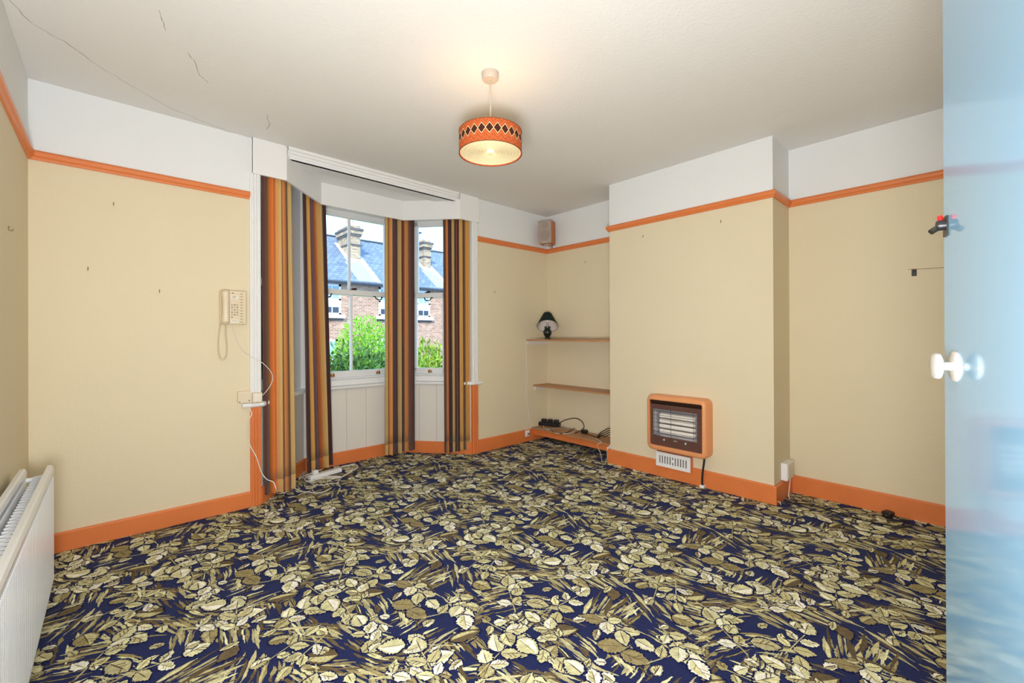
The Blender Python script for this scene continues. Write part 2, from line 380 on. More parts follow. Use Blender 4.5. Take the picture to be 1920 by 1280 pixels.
def curtain(label, top, bot, stops, folds, amp, seed, zb):
    rg = random.Random(seed); M = fabric('striped_curtain_%d' % seed, stops)
    cxy = poly_at(bot, .5)[0]
    root = thing('curtain', label, 'curtain', (cxy.x, cxy.y, zb), group='striped curtains in the bay')
    ph = [rg.uniform(-.5, .5) for _ in range(folds+2)]; am = [rg.uniform(.7, 1.25) for _ in range(folds+2)]
    nu = folds*14; zs = [zb, zb+.004, zb+.05, zb+.1]+[zb+.1+(2.50-zb-.1)*k/22 for k in range(1, 23)]
    def P(u, z):
        k = (z-zb)/(2.50-zb)
        a, na = poly_at(top, u); b, nb = poly_at(bot, u); p = b.lerp(a, k); n = nb.lerp(na, k)
        f = u*folds; i = int(min(f, folds-1)); aa = am[i]*(1-(f-i))+am[i+1]*(f-i); pp_ = ph[i]*(1-(f-i))+ph[i+1]*(f-i)
        wv = math.sin(2*math.pi*f+pp_*(.4+.8*(1-k)))
        wv = math.copysign(abs(wv)**.75, wv)
        e = amp*(.75+.35*(1-k))*aa
        d = poly_at(bot, min(u+.01, 1))[0]-poly_at(bot, max(u-.01, 0))[0]
        tg = d.normalized()*(.15*e*math.sin(4*math.pi*f+pp_))
        q = p+n*(e*wv)+tg
        return (q.x, q.y, z + (.012*math.sin(u*5+seed) if z < zb+.05 else 0))
    for nm, sel in (('hem', zs[:4]), ('fabric', zs[3:])):
        me = bpy.data.meshes.new(nm); vs = []; fs = []; uv = []
        for z in sel:
            for i in range(nu+1):
                x, y, zz = P(i/nu, z); vs.append((x-cxy.x, y-cxy.y, zz-zb)); uv.append((i/nu, z))
        for j in range(len(sel)-1):
            for i in range(nu): fs.append((j*(nu+1)+i, j*(nu+1)+i+1, (j+1)*(nu+1)+i+1, (j+1)*(nu+1)+i))
        me.from_pydata(vs, [], fs); ul = me.uv_layers.new(name='UVMap')
        for lp in me.loops: ul.data[lp.index].uv = uv[lp.vertex_index]
        me.shade_smooth(); me.materials.append(M)
        o = bpy.data.objects.new(nm, me); col.objects.link(o); o.parent = root
        sm = o.modifiers.new('thick', 'SOLIDIFY'); sm.thickness = .003; sm.offset = 0
    return root
curtain('orange and brown striped curtain beside the telephone, leftmost in the bay', [(.797, 3.519), (.91, 3.526), (1.03, 3.64)], [(.808, 3.515), (.93, 3.526), (1.052, 3.615)], fabs[0], 5, .023, 1, .045)
curtain('brown and gold striped curtain above the white extension block', [(1.165, 3.815), (1.29, 3.955), (1.40, 3.965)], [(1.215, 3.87), (1.31, 3.95), (1.455, 3.965)], fabs[1], 5, .027, 2, .035)
curtain('tan and plum striped curtain between the middle and right windows', [(1.975, 3.965), (2.17, 3.965), (2.255, 3.895)], [(1.965, 3.955), (2.15, 3.955), (2.245, 3.885)], fabs[2], 6, .024, 3, .035)
curtain('dark brown striped curtain nearest the shelf alcove, rightmost in the bay', [(2.45, 3.665), (2.55, 3.545), (2.663, 3.518)], [(2.452, 3.66), (2.55, 3.545), (2.664, 3.516)], fabs[3], 6, .020, 4, .04)

# ------------------------------------------------------------------ carpet pattern (woven leaves)
carpetM = bpy.data.materials.new('carpet_leaves'); carpetM.use_nodes = True; t = carpetM.node_tree; b = t.nodes['Principled BSDF']
b.inputs['Roughness'].default_value = .85; b.inputs['Specular IOR Level'].default_value = .15
ca = N(t, 'VertexColor', layer_name='Col'); g = N(t, 'NewGeometry')
n1 = N(t, 'TexNoise'); n1.inputs['Scale'].default_value = 260; n1.inputs['Detail'].default_value = 2; t.links.new(g.outputs['Position'], n1.inputs['Vector'])
n2 = N(t, 'TexNoise'); n2.inputs['Scale'].default_value = 38; n2.inputs['Detail'].default_value = 3; t.links.new(g.outputs['Position'], n2.inputs['Vector'])
v1 = N(t, 'MapRange'); v1.inputs[1].default_value = .3; v1.inputs[2].default_value = .7; v1.inputs[3].default_value = .72; v1.inputs[4].default_value = 1.18; t.links.new(n1.outputs[0], v1.inputs[0])
v2 = N(t, 'MapRange'); v2.inputs[1].default_value = .35; v2.inputs[2].default_value = .65; v2.inputs[3].default_value = .82; v2.inputs[4].default_value = 1.12; t.links.new(n2.outputs[0], v2.inputs[0])
hs = N(t, 'HueSaturation'); t.links.new(ca.outputs[0], hs.inputs['Color']); t.links.new(math_node(t, 'MULTIPLY', v1.outputs[0], v2.outputs[0]), hs.inputs['Value']); t.links.new(hs.outputs[0], b.inputs['Base Color'])
bp = N(t, 'Bump'); bp.inputs['Strength'].default_value = .5; bp.inputs['Distance'].default_value = .006; t.links.new(n1.outputs[0], bp.inputs['Height']); t.links.new(bp.outputs[0], b.inputs['Normal'])
rg = random.Random(11)
CREAM, PALE, OLIVE, BROWN, KHAKI, NAVY = S(230, 226, 176), S(252, 249, 230), S(166, 152, 106), S(112, 97, 70), S(206, 198, 150), S(20, 26, 74)
TW, THh = .92, .78
tile = []     # (points, colour, layer)
def jag(pts, a):
    return [(x+rg.uniform(-a, a), y+rg.uniform(-a, a)) for x, y in pts]
def leaf_outline(L, W, n=15, sgn=0, teeth=.06):
    up = []; 
    for k in range(n+1):
        u = k/n; wv = W*.5*(math.sin(math.pi*u**.78))**.85
        wv *= 1+(teeth if k % 2 else -teeth)
        up.append((u*L, wv))
    lo = [(x, -y) for x, y in up][::-1][1:-1]
    if sgn > 0: return up+[(L*.66, 0), (L*.33, 0)]
    if sgn < 0: return [(0, 0), (L*.33, 0), (L*.66, 0)]+[(x, -y) for x, y in up][::-1][:-1]
    return up+lo
def put(pts, c, cx, cy, ang, lay, j=.0022):
    ca_, sa = math.cos(ang), math.sin(ang); tile.append(([(cx+x*ca_-y*sa, cy+x*sa+y*ca_) for x, y in jag(pts, j)], c, lay))
def vary(c, k=.12):
    f = 1+rg.uniform(-k, k); return (c[0]*f, c[1]*f, c[2]*f*(1+rg.uniform(-.06, .06)), 1)
def leaf(cx, cy, ang, L, W, lay, base, shade, rib):
    put([(x*1.10-L*.05, y*1.22) for x, y in leaf_outline(L, W, 10, teeth=.0)], NAVY, cx, cy, ang, lay-.02, .002)
    put(leaf_outline(L, W, 17, teeth=.09), vary(base), cx, cy, ang, lay, .0032)
    if rg.random() < .75: put([(x*.9+L*.03, y*.8) for x, y in leaf_outline(L, W, 11, sgn=rg.choice((1, -1)))], vary(shade), cx, cy, ang, lay+.04)
    if rib:
        put([(L*.05, -.0014), (L*.5, -.0022), (L*.85, -.0006), (L*.85, .0006), (L*.5, .0022), (L*.05, .0014)], vary(rib), cx, cy, ang, lay+.07, .001)
        if rg.random() < .55:
            for q in range(3):
                u = L*(.25+.18*q); s_ = rg.choice((-1, 1)); put([(u, 0), (u+.3*W, s_*W*.33), (u+.3*W+.004, s_*W*.31), (u+.004, 0)], vary(rib), cx, cy, ang, lay+.07, .0008)
def streaks(cx, cy, ang, lay):
    n = rg.randint(10, 16); Wd = rg.uniform(.10, .17); bend = rg.uniform(-.5, .5)
    for k in range(n):
        y = (k/(n-1)-.5)*Wd+rg.uniform(-.004, .004); L = rg.uniform(.06, .17); x = rg.uniform(-.09, .0); w2 = rg.uniform(.004, .0105)
        m_ = 9; c0 = [(x+L*q/m_, y+bend*.05*(q/m_)**2) for q in range(m_+1)]; wd = [w2*math.sin(math.pi*(q+.4)/(m_+.8))*rg.uniform(.65, 1.2) for q in range(m_+1)]
        pts = [(a_, b_+w_) for (a_, b_), w_ in zip(c0, wd)]+[(a_, b_-w_*.7) for (a_, b_), w_ in list(zip(c0, wd))[::-1]]
        put(pts, vary(rg.choice((OLIVE, BROWN, KHAKI, KHAKI, CREAM, BROWN, OLIVE)), .2), cx, cy, ang+rg.uniform(-.06, .06), lay+.01*k, .0022)
def spray(cx, cy, ang, lay, sc=1.0):
    put([(-.02, -.0024), (.16*sc, -.0018), (.16*sc, .0018), (-.02, .0024)], vary(KHAKI), cx, cy, ang, lay, .001)
    prs = [(.03, .9, .05), (.03, -.9, .055), (.085, .75, .066), (.085, -.8, .062), (.14, .05, .08)]
    for d, a, L in prs:
        if rg.random() < .12: continue
        L *= sc*rg.uniform(.85, 1.25); base, sh, rib = rg.choice(((CREAM, PALE, OLIVE), (CREAM, KHAKI, BROWN), (PALE, CREAM, OLIVE), (CREAM, PALE, BROWN), (KHAKI, CREAM, BROWN)))
        aa = ang+a+rg.uniform(-.25, .25); leaf(cx+d*sc*math.cos(ang)+.008*math.cos(aa), cy+d*sc*math.sin(ang)+.008*math.sin(aa), aa, L, L*rg.uniform(.55, .8), lay+.2+rg.random()*.6, base, sh, rib)
def spread(nx, ny, jit):
    return [((i+.5+(.5 if j % 2 else 0)+rg.uniform(-jit, jit))*TW/nx % TW, (j+.5+rg.uniform(-jit, jit))*THh/ny % THh) for j in range(ny) for i in range(nx)]
for (x, y) in spread(6, 5, .4): streaks(x, y, rg.choice((-1.5, -1.5, -1.35, -1.1, .1, -.6, -1.7))+rg.uniform(-.25, .25), rg.random()*.8)
for (x, y) in spread(4, 4, .4): leaf(x, y, rg.uniform(0, 6.28), rg.uniform(.09, .14), rg.uniform(.05, .08), 1+rg.random()*.5, rg.choice((OLIVE, BROWN, KHAKI)), KHAKI, BROWN)
for (x, y) in spread(4, 4, .3): spray(x, y, rg.uniform(0, 6.28), 1.6+rg.random(), rg.uniform(1.0, 1.3))
for (x, y) in spread(6, 6, .45): leaf(x, y, rg.uniform(0, 6.28), rg.uniform(.035, .075), rg.uniform(.025, .045), 1.2+rg.random()*2, rg.choice((CREAM, PALE, OLIVE, KHAKI, CREAM)), rg.choice((PALE, KHAKI)), BROWN)
def inside(x, y):
    if xC < x < xB and yD < y < yA-.0: return not (x > xBr+.06 and yR+.06 < y < yL-.06)
    if yA <= y < BY:
        k = (y-yA)/(BY-yA); return BX0+(BI0-BX0)*k < x < BX1+(BI1-BX1)*k
    return False
vs, fs, cs = [], [], []
for i in range(-2, 7):
    for j in range(-2, 8):
        ox, oy = i*TW+(TW/2 if j % 2 else 0)-.6, j*THh-.6
        for pts, c, lay in tile:
            mx_ = sum(p[0] for p in pts)/len(pts)+ox; my_ = sum(p[1] for p in pts)/len(pts)+oy
            if not inside(mx_, my_): continue
            b0 = len(vs); z = .0006+lay*.0009
            vs += [(p[0]+ox, p[1]+oy, z) for p in pts]; fs.append(tuple(range(b0, b0+len(pts)))); cs.append((c, len(pts)))
me = bpy.data.meshes.new('leaf_pattern'); me.from_pydata(vs, [], fs)
at_ = me.color_attributes.new('Col', 'FLOAT_COLOR', 'CORNER'); flat = []
for c, k in cs: flat += list(c)*k
at_.data.foreach_set('color', flat)
me.materials.append(carpetM); lp = bpy.data.objects.new('leaf_pattern', me); col.objects.link(lp); lp.parent = floor; lp['kind'] = 'stuff'

# ------------------------------------------------------------------ door
doorM = mat('blue_gloss_door', S(128, 170, 198), .10, .5, coat=.5, bump=.02, bscale=9)
porc = mat('white_porcelain', S(190, 188, 184), .12, .5, coat=.4)
steelM = mat('dark_steel', S(70, 66, 62), .35, .5, metal=.7)
redM = mat('red_plastic', S(205, 30, 26), .35, .5)
E_ = at(1770, 640, .92); da = TH-R(31); du = Vector((math.cos(da), math.sin(da), 0)); dn = Vector((-du.y, du.x, 0))
hinge = Vector((E_.x, E_.y, 0))-du*.76
door = thing('door_1', 'pale blue gloss flush door standing ajar on the right', 'door', (hinge.x, hinge.y, .012), (0, 0, da), kind='structure')
RB(0, .76, -.04, 0, 0, 1.978, r=.003).build('door_slab', doorM, door, local=True)
KS, KZ = .76-.0673, 1.135-.012
kn = MB().lathe([(.031, 0), (.031, .002), (.028, .005), (.012, .0065)], (KS, 0, KZ), 28, 'y').build('knob_rose', porc, door, smooth=True, local=True)
MB().lathe([(.0095, .004), (.0085, .012), (.0095, .019), (.022, .021), (.0262, .024), (.0268, .028), (.025, .0325), (.019, .035), (.001, .0355)], (KS, 0, KZ), 28, 'y').build('door_knob', porc, door, smooth=True, local=True)
LS, LZ = .76-.022, 1.415
lt = RB(LS-.010, LS+.014, 0, .003, LZ-.024, LZ+.018, r=.001).build('latch_plate', steelM, door, local=True)
MB().lathe([(.011, 0), (.011, .010), (.009, .014), (.001, .0145)], (LS+.001, .002, LZ), 16, 'y').build('latch_body', blackM, door, smooth=True, local=True)
MB().tube([(LS+.004, .006, LZ-.002), (LS+.006, .016, LZ-.006), (LS+.004, .024, LZ-.012)], .006, 8, 4).build('latch_snib', steelM, door, smooth=True, local=True)
MB().lathe([(.0045, 0), (.0045, .009), (.0035, .0105), (.001, .011)], (LS+.002, .010, LZ+.010), 12, 'z').build('latch_button', redM, door, smooth=True, local=True)
for z in (.25, 1.70): MB().lathe([(.006, 0), (.006, .09)], (-.004, .004, z), 10).build('hinge', steelM, door, local=True)

# ------------------------------------------------------------------ radiator
radM = mat('radiator_enamel', S(236, 238, 240), .28, .5, coat=.2)
RY0, RY1, RZ0, RZ1 = 1.30, 2.93, .075, .608
rad = thing('radiator', 'white double-panel radiator low on the left wall', 'radiator', (xC+.07, (RY0+RY1)/2, 0))
def rad_panel(xf, xb, name):
    mb = MB(); n = int((RY1-RY0-.03)/.0165); ys = []
    for k in range(n):
        y = RY0+.015+k*.0165; ys += [(y, -.0055), (y+.0035, -.0055), (y+.0055, .0045), (y+.0145, .0045), (y+.0165, -.0055)]
    vs = []; fs = []
    for z in (RZ0+.025, RZ1-.045):
        for (y, d) in ys: vs.append((xf+d-.0035, y, z))
    k = len(ys)
    for i in range(k-1): fs.append((i, i+1, k+i+1, k+i))
    mb.add(vs, fs)
    prof = [(xb, RZ0), (xf-.006, RZ0), (xf, RZ0+.012), (xf-.003, RZ0+.03), (xf-.011, RZ0+.04), (xf-.011, RZ1-.055), (xf-.002, RZ1-.045), (xf, RZ1-.02), (xf-.004, RZ1-.006), (xf-.010, RZ1), (xb, RZ1)]
    n2 = len(prof); vs = [(x, y, z) for y in (RY0, RY1) for x, z in prof]
    mb.add(vs, [tuple(range(n2)), tuple(range(2*n2-1, n2-1, -1))]+[(i, (i+1) % n2, n2+(i+1) % n2, n2+i) for i in range(n2)])
    return mb.build(name, radM, rad)
rad_panel(-.198, -.220, 'front_panel'); rad_panel(-.283, -.305, 'back_panel')
fin = MB(); vs = []; fs = []; nf = 90
for k in range(nf):
    y = RY0+.02+(RY1-RY0-.04)*k/(nf-1); x = -.224 if k % 2 else -.262
    vs += [(x, y, RZ0+.02), (x, y, RZ1-.035)]
fin.add(vs, [(2*k, 2*k+2, 2*k+3, 2*k+1) for k in range(nf-1)]); fin.build('convector_fins', radM, rad)
for y in (RY0+.012, RY1-.03): MB().tube([(-.284, y, RZ1-.05), (-.218, y, RZ1-.05)], .011, 8, 0).build('cross_pipe', radM, rad)
for y in (RY0+.3, RY1-.3): B(xC+.001, -.304, y-.02, y+.02, RZ0+.1, RZ1-.1).build('wall_bracket', radM, rad)
v = MB(); v.tube([(-.25, RY1-.02, RZ0+.02), (-.25, RY1+.03, RZ0+.02)], .010, 10, 0); v.tube([(-.25, RY1+.03, .002), (-.25, RY1+.03, RZ0+.03)], .008, 10, 0); v.lathe([(.012, 0), (.013, .01), (.013, .03), (.009, .036)], (-.25, RY1+.03, RZ0+.025), 14)
v.build('valve', radM, rad, smooth=True)

# ------------------------------------------------------------------ pendant lamp
LC = Vector((1.494, 1.780)); SZ0, SZ1, SR = 2.172, 2.288, .168
shadeM = bpy.data.materials.new('zigzag_shade'); shadeM.use_nodes = True; t = shadeM.node_tree; b = t.nodes['Principled BSDF']
b.inputs['Roughness'].default_value = .85; b.inputs['Specular IOR Level'].default_value = .15
tc = N(t, 'TexCoord'); sp = N(t, 'SeparateXYZ'); t.links.new(tc.outputs['Object'], sp.inputs[0])
ang = math_node(t, 'MULTIPLY', math_node(t, 'ADD', math_node(t, 'ARCTAN2', sp.outputs[1], sp.outputs[0]), math.pi), 26/(2*math.pi))
tri = math_node(t, 'MULTIPLY', math_node(t, 'ABSOLUTE', math_node(t, 'SUBTRACT', math_node(t, 'FRACT', ang), .5)), 2)   # 1 at edges, 0 mid
hz = math_node(t, 'MULTIPLY', math_node(t, 'SUBTRACT', sp.outputs[2], SZ0+.066), 1/.0255)     # band centre, half height
ah = math_node(t, 'ABSOLUTE', hz)
dd = math_node(t, 'ADD', ah, tri)                                    # <1 inside diamond
zz = math_node(t, 'FRACT', math_node(t, 'MULTIPLY', dd, 1.05))
n = N(t, 'TexNoise'); n.inputs['Scale'].default_value = 90; t.links.new(tc.outputs['Object'], n.inputs[0])
zr = N(t, 'ValToRGB'); t.links.new(math_node(t, 'ADD', zz, math_node(t, 'MULTIPLY', math_node(t, 'SUBTRACT', n.outputs[0], .5), .5)), zr.inputs[0])
e = zr.color_ramp.elements; e[0].position = 0; e[0].color = S(176, 82, 42); e[1].position = 1; e[1].color = S(170, 74, 36)
for p, c in ((.25, (160, 92, 46)), (.5, (192, 66, 34)), (.75, (196, 110, 66))): x = e.new(p); x.color = S(*c)
line = math_node(t, 'LESS_THAN', math_node(t, 'ABSOLUTE', math_node(t, 'SUBTRACT', dd, 1.04)), .09)
ins = math_node(t, 'LESS_THAN', dd, .97)
c = mix_col(t, line, zr.outputs[0], S(236, 210, 160)); c = mix_col(t, ins, c, S(70, 34, 22))
t.links.new(c, b.inputs['Base Color']); t.links.new(c, b.inputs['Emission Color']); b.inputs['Emission Strength'].default_value = .05
pen = thing('pendant_lamp', 'lit drum pendant lamp with orange diamond-patterned shade', 'pendant lamp', (LC.x, LC.y, ZC))
off = Vector((LC.x, LC.y, 0))
MB().lathe([(.046, ZC), (.046, ZC-.012), (.043, ZC-.036), (.040, ZC-.040), (.008, ZC-.041)], off, 28).build('ceiling_rose', mat('rose_plastic', S(196, 184, 170), .35, .5), pen, smooth=True)
MB().tube([(LC.x, LC.y, ZC-.04), (LC.x+.002, LC.y, 2.45), (LC.x, LC.y, 2.25)], .0032, 8).build('flex', mat('flex_beige', S(196, 186, 170), .5, .4), pen)
sh = MB(); n_ = 72; pr_ = [(SR, SZ0), (SR, SZ1), (SR-.003, SZ1), (SR-.003, SZ0)]
sh.lathe(pr_+[pr_[0]], off, n_, cap=False)
so = sh.build('drum_shade', shadeM, pen, smooth=True)
# shade mesh in its own frame so that the pattern follows it
for v_ in so.data.vertices: v_.co.z += ZC
so.location.z -= ZC
rimM = mat('shade_rim', S(132, 74, 40), .7, .2)
for z in (SZ0, SZ1-.003): MB().lathe([(SR-.002, z), (SR+.0012, z), (SR+.0012, z+.003), (SR-.002, z+.003), (SR-.002, z)], off, n_, cap=False).build('rim_tape', rimM, pen, smooth=True)
diffM = mat('lit_diffuser', S(205, 190, 150), .5, .3, emit=(1, .80, .48, 1), estr=.16)
df = MB(); pr_ = []
for k in range(9):
    r = SR-.006-.0178*k; z = SZ0+.006-.004*math.sin(k/8*math.pi)+(.010*k/8)
    pr_ += [(r, z), (r-.004, z+.0045), (r-.0135, z+.0045), (r-.0165, z+.001)]
pr_.append((.004, SZ0+.012))
df.lathe(pr_, off, 64, cap=False)
do = df.build('ringed_diffuser', diffM, pen, smooth=True)
MB().lathe([(.001, SZ0-.004), (.010, SZ0-.002), (.014, SZ0+.004), (.006, SZ0+.014)], off, 20).build('diffuser_finial', mat('finial_lit', S(250, 226, 170), .4, .4, emit=(1, .75, .4, 1), estr=.06), pen, smooth=True)
MB().lathe([(.018, 2.262), (.018, 2.236), (.014, 2.232)], off, 16).build('lamp_holder', porc, pen)
MB().lathe([(.010, 2.236), (.024, 2.222), (.030, 2.205), (.022, 2.190), (.002, 2.186)], off, 20).build('bulb', mat('lamp_bulb', (1, .9, .7, 1), .3, .5, emit=(1, .74, .42, 1), estr=10), pen, smooth=True)
pl = bpy.data.lights.new('pendant_glow', 'POINT'); po = bpy.data.objects.new('pendant_glow', pl); col.objects.link(po)
pl.energy = 1.0; pl.color = (1, .66, .34); pl.shadow_soft_size = .03; po.location = (LC.x, LC.y, 2.268); po.parent = pen; po.matrix_parent_inverse = Matrix.Translation(-Vector((LC.x, LC.y, ZC)))

# ------------------------------------------------------------------ gas fire
copper = mat('peach_metal', S(234, 158, 104), .4, .5, var=.03, vscale=5)
panelB = mat('brown_fire_panel', S(98, 66, 58), .35, .5, var=.08, vscale=9)
darkB = mat('dark_brown_metal', S(52, 34, 26), .45, .4)
chrome = mat('chrome', S(214, 216, 224), .28, .5, metal=1.0)
clayM = mat('fire_radiant', S(240, 232, 222), .8, .2, var=.06, vscale=60)
wire = mat('guard_wire', S(60, 62, 74), .3, .5, metal=.8)
FX, FY0, FY1, FZ0, FZ1 = 3.318, 1.418, 1.922, .240, .700
fire = thing('gas_fire', 'peach-framed wall gas fire on the chimney breast', 'gas fire', (xBr, (FY0+FY1)/2, FZ0))
IY0, IY1, IZ0, IZ1 = FY0+.035, FY1-.028, .284, .632
def ring(o, i, x0, x1):      # hollow rounded frame, front at x0
    mb = MB(); 
    def rr(y0, y1, z0, z1, r, n=5):
        pts = []
        for cy, cz, a in ((y1-r, z1-r, 0), (y0+r, z1-r, 90), (y0+r, z0+r, 180), (y1-r, z0+r, 270)):
            for k in range(n+1): t_ = R(a+90*k/n); pts.append((cy+r*math.cos(t_), cz+r*math.sin(t_)))
        return pts
    rings = []
    for (x, g_) in ((x1, 0), (x0+.028, 0), (x0+.010, .006), (x0+.002, .016), (x0, .026)): rings.append([(x, y, z) for y, z in rr(o[0]+g_, o[1]-g_, o[2]+g_, o[3]-g_, .045)])
    for (x, g_) in ((x0, -.004), (x0+.004, 0), (x0+.03, .0)): rings.append([(x, y, z) for y, z in rr(i[0]+g_, i[1]-g_, i[2]+g_, i[3]-g_, .012)])
    n = len(rings[0]); vs = [p for r_ in rings for p in r_]; fs = []
    for a in range(len(rings)-1):
        for k in range(n): fs.append((a*n+k, a*n+(k+1) % n, (a+1)*n+(k+1) % n, (a+1)*n+k))
    fs.append(tuple(range(n)))
    mb.add(vs, fs); return mb
ring((FY0, FY1, FZ0, FZ1), (IY0, IY1, IZ0, IZ1+.028), FX, xBr).build('surround', copper, fire, smooth=True)
# sloping dark hood recess, then the brown panel with a window
hd = MB(); hd.add([(FX+.006, IY0, IZ1+.03), (FX+.006, IY1, IZ1+.03), (FX+.034, IY1, IZ1-.012), (FX+.034, IY0, IZ1-.012)], [(0, 1, 2, 3)]); hd.build('hood_recess', darkB, fire)
WY0, WY1, WZ0, WZ1 = 1.498, 1.868, .362, .584
pn = MB()
for (y0, y1, z0, z1) in ((IY0, IY1, IZ0, WZ0), (IY0, IY1, WZ1, IZ1-.008), (IY0, WY0, WZ0, WZ1), (WY1, IY1, WZ0, WZ1)): pn.box(FX+.022, FX+.026, y0, y1, z0, z1)
panel = pn.build('front_panel', panelB, fire)
rf = MB()
rf.add([(FX+.022, WY0, WZ0), (FX+.022, WY1, WZ0), (FX+.022, WY1, WZ1), (FX+.022, WY0, WZ1), (FX+.09, WY0+.03, WZ0+.02), (FX+.09, WY1-.03, WZ0+.02), (FX+.09, WY1-.03, WZ1-.03), (FX+.09, WY0+.03, WZ1-.03)], [(0, 1, 5, 4), (1, 2, 6, 5), (2, 3, 7, 6), (3, 0, 4, 7), (4, 5, 6, 7)])
rf.build('reflector', chrome, fire)
for k in range(4):
    z = WZ0+.020+k*.043
    r_ = MB(); r_.rbox(FX+.055, FX+.088, WY0+.035, WY1-.035, z, z+.032, r=.006); r_.build('radiant', clayM, fire, smooth=True)
gd = MB()
for k in range(7): z = WZ0+.008+(WZ1-WZ0-.02)*k/6; gd.tube([(FX+.02, WY0+.002, z), (FX+.002, WY0+.012, z), (FX+.002, WY1-.012, z), (FX+.02, WY1-.002, z)], .0014, 6, 0)
for y in (WY0+.02, (WY0+WY1)/2+.02, WY1-.02): gd.tube([(FX+.012, y, WZ0-.003), (FX+.001, y, WZ0+.006), (FX+.001, y, WZ1-.006), (FX+.012, y, WZ1+.003)], .0014, 6, 0)
gd.build('wire_guard', wire, fire)
for y in (IY0+.135, IY1-.125): MB().lathe([(.013, 0), (.012, -.006), (.009, -.014), (.005, -.016), (.001, -.016)], (FX+.022, y, IZ0+.052), 18, 'x').build('screw_boss', chrome, fire, smooth=True)
bd = MB().lathe([(.012, 0), (.011, -.003), (.001, -.004)], (0, 0, 0), 20, 'x', T=lambda p: Vector((p.x, p.y*1.6, p.z*.6))); bd.v = [(a+FX+.021, b_+(IY0+IY1)/2, c_+IZ0+.056) for a, b_, c_ in bd.v]; bd.build('badge', chrome, fire, smooth=True)
# air vent below it
ventW = mat('vent_white', S(240, 240, 240), .35, .5)
slotM = mat('vent_slot', S(120, 116, 116), .8, .2)
VY0, VY1, VZ0, VZ1 = 1.575, 1.872, .098, .218
vent = thing('air_vent', 'white slotted air vent beneath the gas fire', 'vent', (xBr, (VY0+VY1)/2, VZ0))
B(xBr-.045, xBr, VY0, VY1, VZ0, VZ1).build('backing_box', orange, vent)
fr_ = MB(); ns = 11; y0, y1, z0, z1 = VY0+.03, VY1-.03, VZ0+.028, VZ1-.028; pw = (y1-y0)/(2*ns-1)
fr_.box(xBr-.050, xBr-.0455, VY0, VY1, VZ0, z0); fr_.box(xBr-.050, xBr-.0455, VY0, VY1, z1, VZ1); fr_.box(xBr-.050, xBr-.0455, VY0, y0, z0, z1); fr_.box(xBr-.050, xBr-.0455, y1, VY1, z0, z1)
for k in range(ns-1): fr_.box(xBr-.050, xBr-.0455, y0+(2*k+1)*pw, y0+(2*k+2)*pw, z0, z1)
fr_.box(xBr-.050, xBr-.0455, y0+(2*5)*pw, y0+(2*5+1)*pw, (z0+z1)/2-.012, (z0+z1)/2+.012)
fr_.build('face_plate', ventW, vent); B(xBr-.0452, xBr-.0450, y0, y1, z0, z1).build('slot_back', slotM, vent)
gp = thing('gas_pipe', 'black gas pipe dropping from the fire to the carpet', 'pipe', (xBr-.03, 1.475, 0))
MB().tube([(xBr-.03, 1.470, .236), (xBr-.032, 1.474, .2), (xBr-.034, 1.484, .12), (xBr-.034, 1.488, .05), (xBr-.034, 1.486, .02)], .0075, 10).build('pipe', blackM, gp, smooth=True)
RB(xBr-.05, xBr-.018, 1.468, 1.504, .0, .022, r=.004).build('floor_collar', ventW, gp)

# ------------------------------------------------------------------ alcove shelves
woodM = mat('varnished_pine', S(186, 132, 88), .4, .4, var=.12, vscale=14)
def wood_grain(M):
    t = M.node_tree; n = [x for x in t.nodes if x.type == 'TEX_NOISE'][0]; g = [x for x in t.nodes if x.type == 'NEW_GEOMETRY'][0]
    mp_ = N(t, 'Mapping'); mp_.inputs['Scale'].default_value = (9, .6, 9); t.links.new(g.outputs['Position'], mp_.inputs[0]); t.links.new(mp_.outputs[0], n.inputs['Vector'])
wood_grain(woodM)
def shelf(label, x0, z, th):
    r = thing('wall_shelf', label, 'shelf', ((x0+xB)/2, (yL+yA)/2, z-th), group='alcove shelves')
    RB(x0, xB, yL, yA, z-th, z, r=.003).build('shelf_board', woodM, r)
    for y0, y1 in ((yA-.02, yA), (yL, yL+.02)): B(x0+.02, xB, y0, y1, z-th-.042, z-th).build('batten', panelW, r)
    return r
shelf('upper pine alcove shelf carrying the green table lamp', 3.452, 1.156, .018)
shelf('empty middle pine shelf in the alcove', 3.572, .632, .018)
ls = thing('wall_shelf', 'low pine shelf with orange front, covered in cables', 'shelf', (3.66, (yL+yA)/2, 0), group='alcove shelves')
RB(3.525, xB-.021, yL, yA-.021, .134, .150, r=.003).build('shelf_board', woodM, ls)
RB(3.560, 3.578, yL+.0, yA-.021, .065, .1335, r=.002).build('front_batten', orange, ls)
for y in (yL+.03, yA-.06): B(3.58, xB-.021, y, y+.03, .09, .1335).build('batten', orange, ls)

# table lamp
greenM = mat('dark_green_glaze', S(20, 34, 30), .22, .5, coat=.5)
greenF = mat('dark_green_fabric', S(24, 42, 40), .8, .2)
linM = mat('shade_lining', S(226, 214, 206), .8, .2)
tl = thing('table_lamp', 'small dark green table lamp with a tipped shade', 'lamp', tuple(on(1026.5, 634, x=3.60))[:2]+(1.156,))
MB().lathe([(.036, 0), (.036, .010), (.026, .022), (.030, .034), (.046, .058), (.050, .078), (.046, .098), (.030, .114), (.029, .120), (.036, .126), (.036, .140), (.022, .146), (.012, .148)], (0, 0, 0), 28).build('vase_base', greenM, tl, smooth=True, local=True)
MB().lathe([(.010, .145), (.013, .150), (.013, .185), (.010, .190)], (0, 0, 0), 16).build('bulb_holder', porc, tl, smooth=True, local=True)
MB().lathe([(.009, .186), (.016, .200), (.018, .215), (.012, .232), (.001, .236)], (0, 0, 0), 16).build('bulb', mat('unlit_bulb', S(236, 232, 226), .25, .5), tl, smooth=True, local=True)
